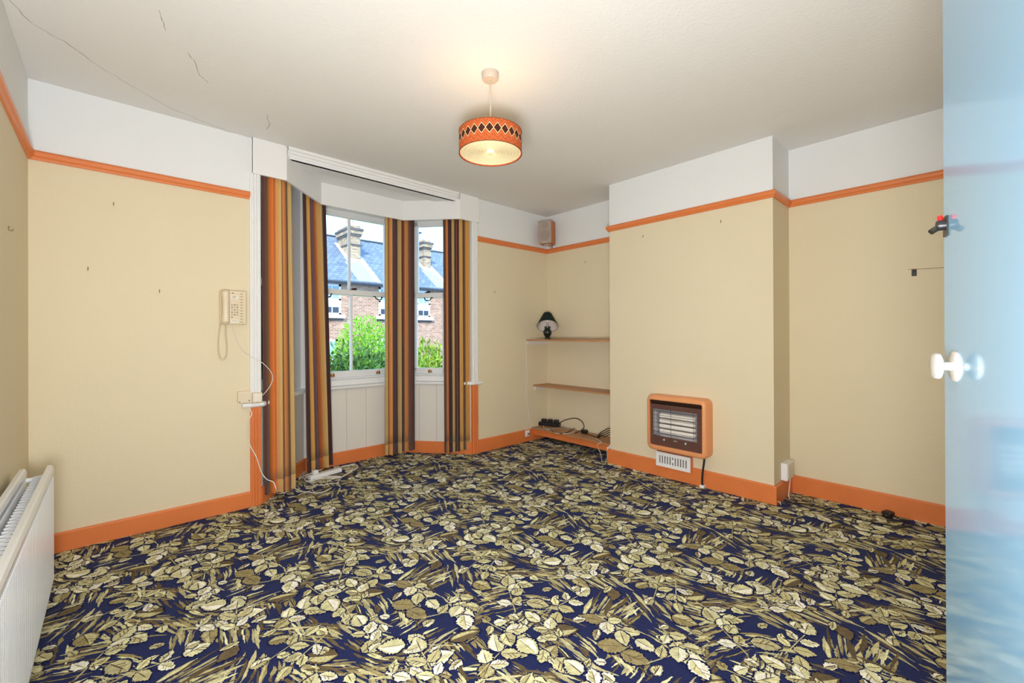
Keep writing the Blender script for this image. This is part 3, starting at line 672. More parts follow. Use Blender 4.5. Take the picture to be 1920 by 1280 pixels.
vd = Vector((tl.location.x, tl.location.y, 0)).normalized(); axis = Vector((vd.y, -vd.x, 0))   # camera-right axis
Mr = Matrix.Rotation(-R(34), 3, axis)
piv = Vector((0, 0, .215))
def TS(p): return Mr @ p + piv
MB().lathe([(.118, -.085), (.119, -.083), (.050, .078), (.047, .078), (.1155, -.083), (.118, -.085)], (0, 0, 0), 40, T=TS, cap=False).build('lamp_shade', greenF, tl, smooth=True, local=True)
MB().lathe([(.1145, -.083), (.046, .077)], (0, 0, 0), 40, T=TS, cap=False).build('shade_lining', linM, tl, smooth=True, local=True)
def pxs(pts, **k): return [on(x, y, **k) for x, y in pts]
cordW = mat('white_flex', S(236, 230, 222), .45, .4)
cordB = mat('black_flex', S(30, 28, 30), .45, .4)
cordG = mat('grey_flex', S(150, 146, 142), .45, .4)
def cable(name, label, pts, r, M, cat='cable', smooth=6, group=None):
    return tag(MB().tube(pts, r, 7, smooth).build(name, M, smooth=True), label, cat, group)
lz = 1.159
cable('lamp_flex', 'thin white lamp flex hanging down the alcove wall', [tl.location+Vector((-.03, .0, .004)), Vector((3.52, 3.40, lz)), Vector((3.47, 3.47, lz+.002)), Vector((3.444, 3.488, 1.15)), Vector((3.443, 3.496, 1.10))]+pxs([(988, 700), (988, 745), (992, 780), (996, 803)], y=yA-.006), .0026, cordW)
# telephone socket on the skirting
ps = thing('phone_socket', 'small white socket on the skirting beside the low shelf', 'socket', tuple(on(988, 812, y=yA-.02)))
p_ = on(988, 812, y=yA-.021)
RB(p_.x-.03, p_.x+.03, yA-.036, yA-.0205, p_.z-.035, p_.z+.035, r=.004).build('socket_box', ventW, ps)
RB(p_.x-.012, p_.x+.012, yA-.052, yA-.036, p_.z-.014, p_.z+.01, r=.003).build('plug', chrome, ps)
# multi-socket strip on low shelf
sp_ = thing('socket_strip', 'black multi-way socket strip on the low shelf', 'socket strip', (3.73, 3.40, .151), (0, 0, R(-68)))
RB(-.13, .13, -.03, .03, 0, .04, r=.006).build('strip_body', blackM, sp_, local=True)
for k in range(3): RB(-.095+k*.075, -.04+k*.075, -.026, .026, .04, .075, r=.006).build('plug', cordB, sp_, local=True)
Z = .156
cable('black_loop_cable', 'black cable arching in a loop above the low shelf', pxs([(1043, 797), (1058, 788), (1078, 784), (1091, 790), (1095, 800)], x=3.735)+[on(1090, 806, z=Z), on(1078, 812, z=Z)], .0045, cordB)
cable('grey_cable', 'long pale grey cable lying across the low shelf', [on(997, 803, z=Z), on(1020, 803, z=Z+.022), on(1045, 803, z=Z+.022), on(1068, 803, z=Z+.018), on(1080, 806, z=Z+.012)], .004, cordG)
cable('black_shelf_cable', 'black cable snaking along the front of the low shelf', [on(1030, 803, z=Z), on(1042, 811, z=Z), on(1060, 812, z=Z), on(1076, 803, z=Z), on(1090, 802, z=Z), on(1098, 812, z=Z), on(1112, 817, z=Z), on(1122, 820, z=Z)], .004, cordB)
cable('white_shelf_cable', 'short white cable curled on the low shelf below the strip', [on(1019, 798, z=Z+.01), on(1022, 803, z=Z), on(1036, 807, z=Z), on(1044, 812, z=Z), on(1068, 812, z=Z), on(1080, 806, z=Z)], .0032, cordW)
for k, (y0, lab) in enumerate(((803, 'uppermost'), (807, 'second'), (811, 'third'), (815, 'lowest'))):
    cable('arched_black_cable', '%s of the black cables arching to the chimney breast' % lab, [on(1120+k, 818+k, z=Z)]+pxs([(1126+k, 811+k*2), (1133, y0+4), (1141, y0)], x=3.62+.02*k)+[on(1141, y0-1, x=3.62+.02*k)+Vector((0, -.03, 0))], .0042, cordB, group='arched black cables')
pb = thing('mains_plug', 'black mains plug lying on the low shelf', 'plug', tuple(on(1096, 812, z=.151)))
RB(-.028, .028, -.03, .03, 0, .035, r=.008).build('plug_body', cordB, pb, local=True)
for dx in (-.011, .011): B(dx-.003, dx+.003, .03, .048, .014, .02).build('pin', brassM, pb, local=True)
cable('white_drop_cable', 'thin white cable falling from the low shelf to the carpet', [on(1117, 822, z=Z), Vector((3.515, 2.52, .154)), on(1120, 834, x=3.51), on(1126, 850, z=.03), on(1129, 866, z=.006)], .003, cordW)
RBx = RB(3.50, 3.56, yL+.022, yL+.085, .004, .125, r=.005)
ab = thing('white_adaptor', 'white adaptor box standing at the left foot of the chimney breast', 'adaptor', (3.53, yL+.055, .004))
RBx.build('adaptor_body', ventW, ab); RB(3.515, 3.545, yL+.035, yL+.07, .125, .14, r=.003).build('adaptor_cap', ventW, ab)
# green splitter glimpsed by the breast
gs = thing('signal_splitter', 'small green splitter half hidden behind the chimney breast', 'splitter', (3.63, 2.405, .151))
RB(-.03, .03, -.035, .035, 0, .03, r=.003).build('splitter_body', mat('green_plastic', S(24, 92, 78), .4, .4), gs, local=True)
MB().tube([(-.03, 0, .015), (-.05, .0, .015)], .006, 8, 0).build('connector', chrome, gs, local=True)

# loudspeaker
veneer = mat('orange_veneer', S(190, 112, 52), .4, .4, var=.1, vscale=20)
grille = mat('beige_grille', S(176, 160, 148), .9, .1, var=.06, vscale=300)
grille2 = mat('beige_grille_disc', S(166, 150, 142), .9, .1, var=.06, vscale=300)
spk = thing('loudspeaker', 'small wood-sided loudspeaker bracketed in the corner', 'speaker', (3.665, 3.372, 2.245), (0, 0, R(-70)))
RB(-.078, .078, -.05, .075, 0, .255, r=.003).build('cabinet', veneer, spk, local=True)
RB(-.079, .079, -.062, -.0505, -.001, .256, r=.003).build('grille', grille, spk, local=True)
MB().lathe([(.058, 0), (.056, -.003), (.05, -.0035), (.001, -.002)], (0, -.062, .092), 28, 'y').build('woofer', grille2, spk, smooth=True, local=True)
MB().lathe([(.036, 0), (.034, -.003), (.028, -.0035), (.001, -.002)], (0, -.062, .205), 24, 'y').build('tweeter', grille2, spk, smooth=True, local=True)
RB(-.018, .018, -.064, -.062, .014, .020, r=.0005).build('badge', chrome, spk, local=True)
bk = MB(); bk.rbox(-.03, .03, -.03, .05, -.010, -.0005, r=.002); bk.tube([(0, .02, -.01), (.01, .07, -.016), (.03, .115, -.012)], .008, 8, 3); bk.rbox(.012, .048, .108, .120, -.024, .06, r=.003)
bk.build('bracket', chrome, spk, smooth=True, local=True)

# ------------------------------------------------------------------ wall telephone
phM = mat('ivory_plastic', S(230, 214, 186), .35, .45)
phD = mat('dark_ivory_plastic', S(196, 178, 146), .4, .4)  # darker ivory for the cradle and some of the keys
keyM = mat('grey_keys', S(158, 146, 126), .45, .4)
paper = mat('label_card', S(236, 228, 212), .6, .3)
inkM = mat('ink_grey', S(120, 110, 98), .6, .2)
PX0, PX1, PZ0, PZ1 = .534, .690, 1.282, 1.515
tel = thing('wall_telephone', 'ivory push-button telephone hung on the window wall', 'telephone', ((PX0+PX1)/2, yA, PZ0))
RB(PX0, PX1, yA-.048, yA, PZ0, PZ1, r=.010, seg=3).build('body', phM, tel, smooth=True)
RB(PX0+.004, PX0+.054, yA-.052, yA-.047, PZ0+.006, PZ1-.004, r=.002).build('cradle', phD, tel)
hs_ = MB(); rings = []
for k in range(17):
    u = k/16; z = PZ0+.008+u*(PZ1-PZ0-.012); w_ = .0185+.007*abs(2*u-1)**2.2; d_ = .016+.012*abs(2*u-1)**3; e_ = min(1, min(u, 1-u)*9+.55)
    yc = yA-.064-.014*(1-abs(2*u-1)**2)
    rings.append([(PX0+.028+w_*e_*math.cos(a)*(1 if abs(math.cos(a)) < 2 else 1), yc+d_*e_*math.sin(a), z) for a in [2*math.pi*q/16 for q in range(16)]])
vs = [p for r_ in rings for p in r_]; fs = [(a*16+k, a*16+(k+1) % 16, (a+1)*16+(k+1) % 16, (a+1)*16+k) for a in range(16) for k in range(16)]+[tuple(range(16)), tuple(16*16+k for k in range(15, -1, -1))]
hs_.add(vs, fs).build('handset', phM, tel, smooth=True)
yf = yA-.048
RB(PX0+.062, PX0+.105, yf-.002, yf, PZ1-.060, PZ1-.032, r=.0008).build('number_card', paper, tel)
RB(PX0+.066, PX0+.078, yf-.0012, yf, PZ1-.022, PZ1-.016, r=.0003).build('maker_mark', inkM, tel)
RB(PX0+.062, PX0+.105, yf-.002, yf, PZ0+.014, PZ0+.034, r=.0008).build('index_card', paper, tel)
for q in (0, 1, 2): RB(PX0+.070, PX0+.095-.004*q, yf-.0024, yf-.0018, PZ1-.040-.006*q, PZ1-.038-.006*q, r=.0002).build('card_line', inkM, tel)
RB(PX0+.068, PX0+.098, yf-.0024, yf-.0018, PZ0+.024, PZ0+.0258, r=.0002).build('card_line', inkM, tel)
for r_ in range(6):
    for c_ in range(3):
        if r_ in (0, 5) and c_ > 0 and r_ == 5: continue
        x = PX0+.067+c_*.0155; z = PZ0+.050+(5-r_)*.0168
        RB(x-.0045, x+.0045, yf-.006, yf, z-.0045, z+.0045, r=.0018).build('key', keyM if (r_+c_) % 2 else phD, tel)
for k in range(11):
    z = PZ0+.014+k*.0195
    RB(PX0+.115, PX0+.132, yf-.004, yf, z, z+.007, r=.0012).build('memory_key', phD, tel)
# coiled cord
cc = []; base = [Vector((PX0+.004, yA-.03, PZ0+.004)), Vector((PX0-.006, yA-.028, PZ0-.08)), Vector((PX0-.008, yA-.026, PZ0-.17)), Vector((PX0+.002, yA-.026, PZ0-.225)), Vector((PX0+.02, yA-.026, PZ0-.238)), Vector((PX0+.036, yA-.026, PZ0-.215)), Vector((PX0+.04, yA-.026, PZ0-.15)), Vector((PX0+.034, yA-.028, PZ0-.07)), Vector((PX0+.033, yA-.032, PZ0+.002))]
bs = []
for i in range(len(base)-1):
    p0, p1, p2, p3 = base[max(i-1, 0)], base[i], base[i+1], base[min(i+2, len(base)-1)]
    for k in range(60):
        t_ = k/60; bs.append(.5*((2*p1)+(p2-p0)*t_+(2*p0-5*p1+4*p2-p3)*t_*t_+(3*p1-p0-3*p2+p3)*t_**3))
for i, p in enumerate(bs):
    d = (bs[min(i+1, len(bs)-1)]-bs[max(i-1, 0)]).normalized(); a = Vector((0, 1, 0)); b2 = d.cross(a).normalized(); th_ = i*2*math.pi/5
    cc.append(p+(a*math.cos(th_)+b2*math.sin(th_))*.0042)
MB().tube(cc, .0014, 5, 0).build('coiled_cord', phM, tel, smooth=True)
cable('telephone_line', 'thin white telephone line looping over the first curtain', [on(434, 608, y=yA-.02)]+pxs([(440, 630), (452, 655), (469, 668)], y=yA-.03)+pxs([(492, 680), (508, 697), (511, 712), (502, 730), (485, 748), (473, 760)], y=yA-.048), .0022, cordW)
# junction boxes and cable by the casing
jb = thing('junction_box', 'cream junction box beside the sill end', 'junction box', (.69, yA, .735))
RB(.638, .7155, yA-.034, yA, .737, .820, r=.004).build('box_lid', phM, jb)
for x, z in ((.648, .748), (.706, .752)): MB().lathe([(.004, 0), (.003, -.002), (.0005, -.0022)], (x, yA-.034, z), 10, 'y').build('screw', steelM, jb)
jb2 = thing('switch_box', 'small cream box fixed on the casing above the sill', 'junction box', (.75, yA-.026, .737))
RB(.722, .782, yA-.056, yA-.0265, .737, .805, r=.003).build('box_body', phM, jb2); RB(.730, .774, yA-.058, yA-.056, .745, .797, r=.001).build('box_cover', paper, jb2)
cable('floor_cable', 'white cable running from the sill down to the carpet', pxs([(468, 763), (470, 770), (472, 776), (466, 790)], y=yA-.05)+pxs([(464, 812), (469, 835)], y=yA-.03)+pxs([(480, 855), (490, 884), (500, 898)], y=yA-.05)+pxs([(513, 904), (519, 920)], y=yA-.06)+[on(522, 925, z=.012), on(534, 923, z=.006), on(541, 918, z=.02), on(546, 914, z=.02), on(555, 916, z=.012), on(566, 921, z=.007), on(580, 922, z=.007), on(590, 924, z=.007), on(606, 922, z=.007), on(622, 914, z=.007)], .0034, cordW)
# white extension block on carpet
ex0, ex1 = on(574, 893, z=.03), on(633, 877, z=.03)
d_ = Vector((ex1.x-ex0.x, ex1.y-ex0.y, 0)); Lb = min(d_.length, .42); ea = math.atan2(d_.y, d_.x)
ebk = thing('extension_block', 'white extension block on the carpet below the second curtain', 'extension lead', ((ex0.x+ex1.x)/2+.012, (ex0.y+ex1.y)/2-.035, .006), (0, 0, ea))
RB(-Lb/2, Lb/2, -.028, .028, 0, .034, r=.006).build('block_body', ventW, ebk, local=True)
for k in range(4): RB(-Lb/2+.03+k*.09, -Lb/2+.08+k*.09, -.022, .022, .034, .036, r=.0008).build('socket_face', paper, ebk, local=True)
RB(-Lb/2+.03, -Lb/2+.075, -.02, .02, .036, .07, r=.006).build('plug', ventW, ebk, local=True)
cable('extension_flex', 'thick white flex looping around the extension block', [on(634, 878, z=.02), on(648, 873, z=.012), on(664, 871, z=.01), on(671, 875, z=.01), on(660, 883, z=.01), on(640, 894, z=.01), on(625, 896, z=.01), on(604, 896, z=.01), on(585, 901, z=.01), on(574, 901, z=.01), on(572, 896, z=.01), on(584, 893, z=.012), on(610, 893, z=.012), on(638, 893, z=.012)], .0048, cordW)
cable('small_white_lead', 'thin white lead curling out from the extension block', [on(571, 883, z=.02), on(564, 891, z=.02), on(560, 898, z=.01), on(566, 894, z=.02), on(578, 889, z=.05), on(596, 882, z=.05), on(604, 880, z=.05)], .0028, cordW)
cable('thin_floor_lead', 'thin cream lead curling on the carpet in front of the block', [on(640, 896, z=.007), on(634, 902, z=.007), on(634, 905, z=.007), on(622, 906, z=.007), on(606, 909, z=.007), on(592, 909, z=.007), on(586, 912, z=.007), on(586, 919, z=.007), on(592, 924, z=.007)], .0026, cordW)

# right-hand alcove: socket box, wire, black plug and cable
rb = thing('socket_box', 'white socket box at the right foot of the chimney breast', 'socket', (3.65, yR, .13))
q0 = on(1464, 885, y=yR); by1 = on(1476.5, 885, x=q0.x).y; q1 = on(1488.5, 885, y=by1)
RB(q0.x, q1.x, by1, yR, .136, .262, r=.004).build('box_body', ventW, rb)
RB(q0.x+.012, q1.x-.012, by1-.003, by1-.0002, .15, .248, r=.001).build('face_plate', paper, rb)
wx = (q0.x+q1.x)/2
cable('socket_wire', 'short white wire dropping from the socket box to the carpet', [Vector((wx, yR-.04, .143)), Vector((wx-.004, yR-.036, .09)), Vector((wx-.03, yR-.036, .02)), Vector((wx-.05, yR-.05, .008))], .003, cordW)
cable('carpet_edge_wire', 'stub of white wire poking up at the skirting corner', [on(1458, 940, z=.02), on(1462, 941, z=.022), on(1464, 946, z=.004)], .003, cordW)
bp_ = thing('black_plug', 'black mains plug on the carpet under the right-hand skirting', 'plug', tuple(on(1665, 968, z=.006)), (0, 0, R(70)))
RB(-.026, .026, -.028, .028, 0, .034, r=.008).build('plug_body', cordB, bp_, local=True)
for dx in (-.011, .011): B(dx-.003, dx+.003, .028, .046, .014, .02).build('pin', brassM, bp_, local=True)
RB(-.01, .01, -.045, -.027, .008, .026, r=.004).build('cord_grip', cordB, bp_, local=True)
cable('plug_cable', 'black cable trailing over the carpet in the right-hand alcove', [on(1676, 968, z=.018), on(1690, 974, z=.008), on(1704, 981, z=.008), on(1708, 986, z=.008), on(1690, 988, z=.008), on(1660, 983, z=.008), on(1620, 975, z=.008), on(1570, 961, z=.008), on(1520, 946, z=.008), on(1480, 942, z=.008)], .0035, cordB)
hk = thing('wall_hook', 'black metal hook on the right-hand alcove wall', 'hook', (xB, .29, 1.596))
h0 = on(1714, 511, x=xB-.002)
RB(xB-.004, xB, h0.y-.012, h0.y+.012, h0.z-.022, h0.z+.022, r=.002).build('hook_plate', blackM, hk); MB().tube([(xB-.004, h0.y, h0.z+.008), (xB-.02, h0.y, h0.z+.006), (xB-.024, h0.y, h0.z+.016)], .003, 7, 4).build('hook_pin', steelM, hk)
cable('picture_wire', 'thin wire stretched from the black hook towards the door', [Vector((xB-.004, h0.y+.03, h0.z+.024)), Vector((xB-.004, h0.y-.1, h0.z+.018)), Vector((xB-.004, -.05, h0.z+.012))], .0014, mat('tan_wire', S(150, 126, 90), .5, .4), 'wire')
hookM = mat('tarnished_nail', S(136, 116, 84), .4, .5, metal=.5)
for x, y, pl_, lab in ((213, 383, ('y', yA), 'tarnished picture nail high on the telephone wall'), (165, 504, ('y', yA), 'tarnished picture nail nearest the radiator corner'), (299, 546, ('y', yA), 'tarnished picture nail left of the telephone'), (15, 428, ('x', xC), 'bent picture hook on the radiator wall'), (927, 547, ('y', yA), 'dark picture nail right of the bay'), (1206, 443, ('x', xBr), 'picture nail left of centre on the chimney breast'), (1352, 415, ('x', xBr), 'picture nail right of centre on the chimney breast'), (1098, 491, ('x', xB), 'picture nail high in the shelved alcove')):
    p = on(x, y, **{pl_[0]: pl_[1]}); n_ = Vector((0, -1, 0)) if pl_[0] == 'y' else Vector((1 if pl_[1] == xC else -1, 0, 0))
    mb = MB().tube([p+n_*.0005+Vector((0, 0, .012)), p+n_*.002+Vector((0, 0, -.004)), p+n_*.008+Vector((0, 0, -.010)), p+n_*.014+Vector((0, 0, -.006)), p+n_*.015], .0016, 6, 4); mb.tube([p+Vector((0, 0, .006)), p+n_*.006+Vector((0, 0, .008))], .0028, 7, 0)
    tag(mb.build('picture_hook', hookM), lab, 'hook', 'picture nails left in the walls')

# ------------------------------------------------------------------ outside: street, terrace across the road, shrubs
GZ = -1.65; HY = 20.0
def world_tex(M, fn): return M
roadM = mat('tarmac', S(120, 118, 116), .9, .2, var=.08, vscale=3)
gardM = mat('garden_soil', S(96, 104, 62), .95, .1, var=.2, vscale=3)
tag(B(-30, 50, 10.5, 17.2, GZ-.2, GZ).build('road', roadM), 'grey tarmac road across the front', 'road', kind='structure')
tag(B(-30, 50, 4.5, 10.5, GZ-.25, GZ+.02).build('front_garden', gardM), 'planted front garden below the bay', 'ground', kind='structure')
tag(B(-30, 50, 17.2, HY+9, GZ-.25, GZ+.04).build('pavement', mat('paving', S(168, 162, 154), .9, .2, var=.06, vscale=2)), 'pavement in front of the brick terrace', 'ground', kind='structure')
def brick_mat(name, c1, c2, mo, axis):
    M = bpy.data.materials.new(name); M.use_nodes = True; t = M.node_tree; b = t.nodes['Principled BSDF']; b.inputs['Roughness'].default_value = .9; b.inputs['Specular IOR Level'].default_value = .15
    g = N(t, 'NewGeometry'); sp = N(t, 'SeparateXYZ'); cb = N(t, 'CombineXYZ'); t.links.new(g.outputs['Position'], sp.inputs[0])
    t.links.new(math_node(t, 'ADD', sp.outputs[0], sp.outputs[1]), cb.inputs[0]); t.links.new(sp.outputs[2], cb.inputs[1])
    br = N(t, 'TexBrick'); br.inputs['Scale'].default_value = 1; br.inputs['Brick Width'].default_value = .225; br.inputs['Row Height'].default_value = .075; br.inputs['Mortar Size'].default_value = .008
    br.inputs['Color1'].default_value = c1; br.inputs['Color2'].default_value = c2; br.inputs['Mortar'].default_value = mo; t.links.new(cb.outputs[0], br.inputs['Vector'])
    n = N(t, 'TexNoise'); n.inputs['Scale'].default_value = 4; n.inputs['Detail'].default_value = 6; t.links.new(g.outputs['Position'], n.inputs['Vector'])
    c = mix_col(t, .35, br.outputs['Color'], n.outputs[0], 'OVERLAY'); t.links.new(c, b.inputs['Base Color'])
    bp = N(t, 'Bump'); bp.inputs['Strength'].default_value = .5; bp.inputs['Distance'].default_value = .01; t.links.new(br.outputs['Fac'], bp.inputs['Height']); bp.invert = True; t.links.new(bp.outputs[0], b.inputs['Normal'])
    MATS[name] = M; return M
brickM = brick_mat('stock_brick', S(196, 150, 126), S(158, 112, 92), S(204, 192, 176), 0)
brickY = brick_mat('yellow_stock_brick', S(192, 164, 128), S(142, 112, 92), S(196, 186, 168), 0)
brickD = brick_mat('dark_brick', S(110, 96, 96), S(86, 74, 78), S(130, 122, 120), 0)
slateM = bpy.data.materials.new('roof_slate'); slateM.use_nodes = True; t = slateM.node_tree; b = t.nodes['Principled BSDF']; b.inputs['Roughness'].default_value = .5
g = N(t, 'NewGeometry'); sp = N(t, 'SeparateXYZ'); cb = N(t, 'CombineXYZ'); t.links.new(g.outputs['Position'], sp.inputs[0]); t.links.new(sp.outputs[0], cb.inputs[0]); t.links.new(sp.outputs[1], cb.inputs[1])
br = N(t, 'TexBrick'); br.inputs['Scale'].default_value = 1; br.inputs['Brick Width'].default_value = .27; br.inputs['Row Height'].default_value = .17; br.inputs['Mortar Size'].default_value = .006; br.inputs['Color1'].default_value = S(136, 146, 162); br.inputs['Color2'].default_value = S(108, 118, 140); br.inputs['Mortar'].default_value = S(62, 70, 86); br.inputs['Mortar Size'].default_value = .012
t.links.new(cb.outputs[0], br.inputs['Vector']); t.links.new(br.outputs['Color'], b.inputs['Base Color'])
paleS = mat('pale_new_slate', S(164, 166, 172), .6, .4, var=.1, vscale=5)
mortarM = mat('cement_fillet', S(204, 202, 198), .8, .2, var=.05, vscale=5)
potM = mat('pale_clay_pot', S(216, 176, 160), .8, .2)
leadM = mat('dark_lead', S(72, 76, 84), .5, .4)
extW = mat('white_exterior_paint', S(236, 236, 234), .5, .4)
curtW = mat('net_curtain', S(214, 222, 228), .8, .2)
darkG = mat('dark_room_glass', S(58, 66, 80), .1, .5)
skyG = mat('reflecting_glass', S(150, 176, 196), .06, .5, coat=.5)
EZ, RZY, RGZ = 3.79, 24.0, 6.64; SL = (RGZ-EZ)/(RZY-HY)
HX0, HX1 = -2.0, 26.0
ter = thing('terrace_house', 'brick terrace with slate roof across the road', 'building', (10, HY, GZ))
B(HX0, HX1, HY, HY+8, GZ, EZ).build('brick_wall', brickM, ter)
rf = MB(); rf.add([(HX0, HY-.25, EZ-.10), (HX1, HY-.25, EZ-.10), (HX1, RZY, RGZ), (HX0, RZY, RGZ), (HX0, HY+8.25, EZ-.1), (HX1, HY+8.25, EZ-.1), (HX0, HY-.25, EZ-.2), (HX1, HY-.25, EZ-.2), (HX0, HY+8.25, EZ-.2), (HX1, HY+8.25, EZ-.2)], [(0, 1, 2, 3), (3, 2, 5, 4), (6, 7, 1, 0), (8, 9, 7, 6), (4, 5, 9, 8), (0, 3, 4, 8, 6), (1, 7, 9, 5, 2)])
roof = rf.build('slate_roof', slateM, ter)
MB().tube([(HX0, RZY, RGZ+.02), (HX1, RZY, RGZ+.02)], .07, 8, 0).build('ridge_tiles', leadM, roof)
MB().tube([(HX0, HY-.30, EZ-.12), (HX1, HY-.30, EZ-.12)], .065, 8, 0).build('gutter', leadM, ter)
def zr_(y): return EZ-.10+(y-HY+.25)*(RGZ-EZ+.10)/(RZY-HY+.25)+.004
def strip(x0, x1, y0, y1, M, nm, h=.03):
    mb = MB(); mb.add([(x0, y0, zr_(y0)), (x1, y0, zr_(y0)), (x1, y1, zr_(y1)), (x0, y1, zr_(y1)), (x0, y0, zr_(y0)+h), (x1, y0, zr_(y0)+h), (x1, y1, zr_(y1)+h), (x0, y1, zr_(y1)+h)], [(0, 1, 5, 4), (1, 2, 6, 5), (2, 3, 7, 6), (3, 0, 4, 7), (4, 5, 6, 7), (3, 2, 1, 0)]); return mb.build(nm, M, roof)
def stack(x0, x1, y0, y1, ztop, pots):
    c = B(x0, x1, y0, y1, zr_(y0)-.4, ztop).build('chimney_stack', brickY, ter)
    for z0, z1, g_, M in ((ztop-1.02, ztop-.93, .03, brickD), (ztop-.52, ztop-.42, .05, brickD), (ztop-.42, ztop-.24, .09, brickY), (ztop-.24, ztop-.14, .13, brickD), (ztop, ztop+.05, -.03, mortarM)):
        B(x0-g_, x1+g_, y0-g_, y1+g_, z0, z1).build('corbel_band', M, c)
    for px_, py_, r, h, M in pots: MB().lathe([(r, 0), (r*1.08, .05), (r*.86, .08), (r*.78, h-.1), (r*.9, h-.07), (r*.9, h), (r*.7, h)], (px_, py_, ztop+.05), 14).build('chimney_pot', M, c, smooth=True)
    strip(x0-.2, x0, y0-.15, y1, mortarM, 'cement_fillet'); strip(x1-.05, x1+.22, HY-.1, y0+.4, mortarM, 'cement_fillet'); strip(x0-.15, x1+.15, y0-.28, y0, mortarM, 'apron_flashing', .05)
    strip(x0-.35, x1, HY-.1, y0-.25, paleS, 'pale_slate_strip', .012)
    strip(x0-.45, x0-.15, HY+.3, y0-.1, mortarM, 'cement_fillet', .02) if False else None
whitePot = mat('white_pot', S(236, 226, 214), .7, .2)
stack(8.893, 9.47, 21.8, 23.3, 6.87, [(9.10, 22.1, .17, .9, potM), (9.24, 22.55, .17, .9, whitePot), (9.18, 23.0, .16, .8, potM)])
stack(13.25, 13.70, 21.8, 23.2, 6.76, [(13.42, 22.1, .13, .75, whitePot), (13.42, 22.7, .11, .45, potM)])
B(13.30, 13.60, 22.55, 22.85, 7.32, 7.36).build('pot_cowl', leadM, ter)
MB().lathe([(.12, 0), (.16, .1), (.10, .25), (.02, .3)], (12.15, RZY, RGZ+.02), 12).build('ridge_vent', leadM, ter)
for (x0, x1, z0, z1, two) in ((6.95, 7.757, 2.19, 3.58, True), (9.607, 10.41, 2.19, 3.60, True), (11.706, 12.508, 2.19, 3.58, True), (14.2, 15.0, 2.19, 3.58, True), (6.85, 7.60, -.6, 1.06, True), (9.5, 10.4, -.6, 1.06, True), (4.6, 5.4, 2.19, 3.58, True)):
    f = MB(); W = .10
    f.box(x0, x0+W, HY-.02, HY+.05, z0, z1); f.box(x1-W, x1, HY-.02, HY+.05, z0, z1); f.box(x0, x1, HY-.02, HY+.05, z1-W, z1); f.box(x0, x1, HY-.02, HY+.05, z0, z0+W*.8); zm = (z0+z1)/2
    f.box(x0, x1, HY-.02, HY+.05, zm-.04, zm+.04); f.box((x0+x1)/2-.02, (x0+x1)/2+.02, HY-.015, HY+.05, z0, z1)
    fo = f.build('window', extW, ter)
    for xa, xb in ((x0+W, (x0+x1)/2-.02), ((x0+x1)/2+.02, x1-W)):
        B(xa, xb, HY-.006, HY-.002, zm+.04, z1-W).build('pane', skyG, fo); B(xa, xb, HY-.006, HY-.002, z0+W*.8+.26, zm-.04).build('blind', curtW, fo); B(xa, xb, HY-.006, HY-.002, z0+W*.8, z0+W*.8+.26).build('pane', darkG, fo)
    RB(x0-.16, x1+.16, HY-.16, HY, z0-.17, z0, r=.01).build('stone_sill', extW, ter); B(x0-.1, x1+.1, HY-.03, HY+.01, z0-.27, z0-.17).build('sill_course', brickD, ter)

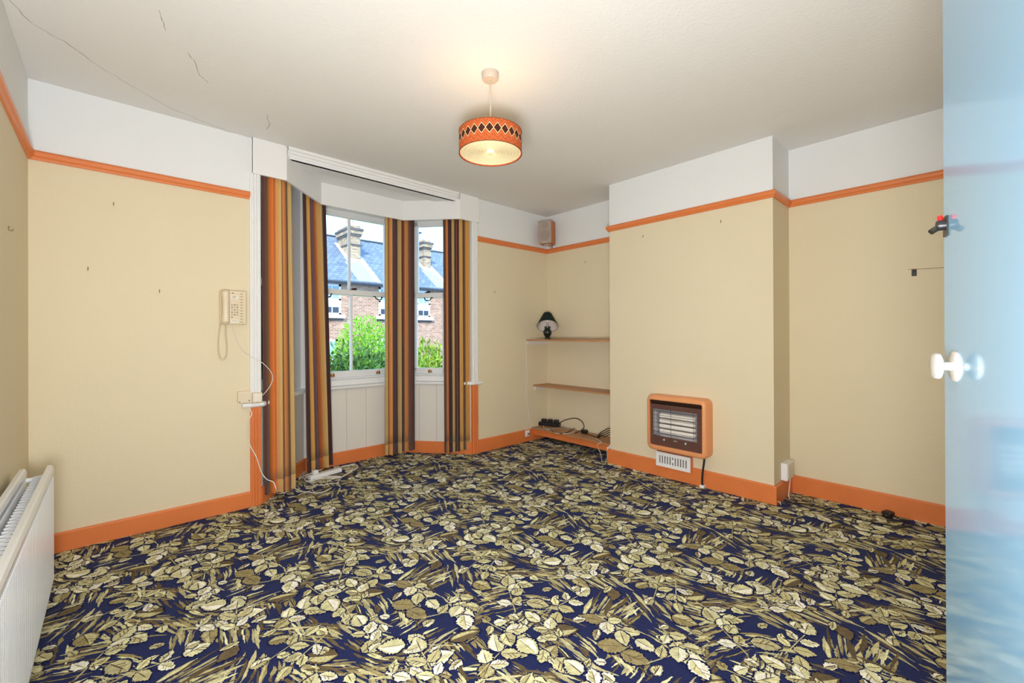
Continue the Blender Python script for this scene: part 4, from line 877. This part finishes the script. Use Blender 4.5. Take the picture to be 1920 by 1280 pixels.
def leafmat(name, c, k=.25):
    M = mat(name, c, .55, .4, var=k, vscale=9); return M
def shrub(name, label, c, rx, rz, n, ls, colr, seed, lumps=7, ragged=.15):
    rg = random.Random(seed); r = thing(name, label, 'shrub', (c[0], c[1], GZ)); M = leafmat(name+'_leaf_%d' % seed, colr)
    dirs = [Vector((rg.gauss(0, 1), rg.gauss(0, 1), rg.gauss(0, 1)+.3)).normalized() for _ in range(lumps)]
    vs = []; fs = []; cz = c[2]
    for i in range(n):
        d = Vector((rg.gauss(0, 1), rg.gauss(0, 1), rg.gauss(0, 1)*.9)).normalized()
        k = 1+ragged*max(d.dot(q) for q in dirs)*rg.uniform(.2, 1)-ragged*.5
        dep = rg.uniform(.12, 1.0)**.4
        p = Vector((c[0]+d.x*rx*k*dep, c[1]+d.y*rx*k*dep, cz+d.z*rz*k*dep))
        if p.z < GZ: continue
        a = (d+Vector((rg.gauss(0, .6), rg.gauss(0, .6), rg.gauss(0, .6)+.2))).normalized(); sd_ = a.cross(Vector((rg.gauss(0, 1), rg.gauss(0, 1), rg.gauss(0, 1)))).normalized(); up_ = a.cross(sd_)*.15
        L = ls*rg.uniform(.6, 1.3); W = L*.22; b0 = len(vs)
        vs += [p, p+a*L*.5+sd_*W+up_*L, p+a*L, p+a*L*.5-sd_*W+up_*L]; fs.append((b0, b0+1, b0+2, b0+3))
    mb = MB().add(vs, fs); f = bpy.data.meshes.new('foliage'); f.from_pydata([(v[0]-c[0], v[1]-c[1], v[2]-GZ) for v in mb.v], [], mb.f); f.materials.append(M)
    fo = bpy.data.objects.new('foliage', f); col.objects.link(fo); fo.parent = r; fo['kind'] = 'stuff'
    st = MB()
    for k in range(7):
        a = rg.uniform(0, 6.28); q = rg.uniform(.3, .7); st.tube([(c[0]+.05*math.cos(a), c[1]+.05*math.sin(a), GZ), (c[0]+rx*.3*q*math.cos(a), c[1]+rx*.3*q*math.sin(a), (GZ+cz)/2), (c[0]+rx*q*math.cos(a), c[1]+rx*q*math.sin(a), cz+rz*.5*q)], [.03, .02, .01], 6, 4)
    st.build('stems', mat('bark', S(92, 72, 56), .9, .1), r)
    return r
yw = at(684, 627, 9.2)
shrub('clipped_conifer', 'bright green domed conifer in the front garden', (yw.x, yw.y, -.15), .78, 1.80, 16000, .07, S(136, 190, 52), 21, 5, .06)
yw = at(664, 627, 7.0)
shrub('leafy_shrub', 'glossy leafy shrub filling the lower middle window', (yw.x, yw.y, -.30), .86, 1.25, 9000, .12, S(72, 110, 42), 22, 9, .35)
yw = at(802, 627, 8.7)
shrub('leafy_shrub', 'yellow-green leafy shrub seen in the right window', (yw.x, yw.y, -.35), .80, 1.36, 9000, .11, S(132, 160, 48), 23, 9, .3)
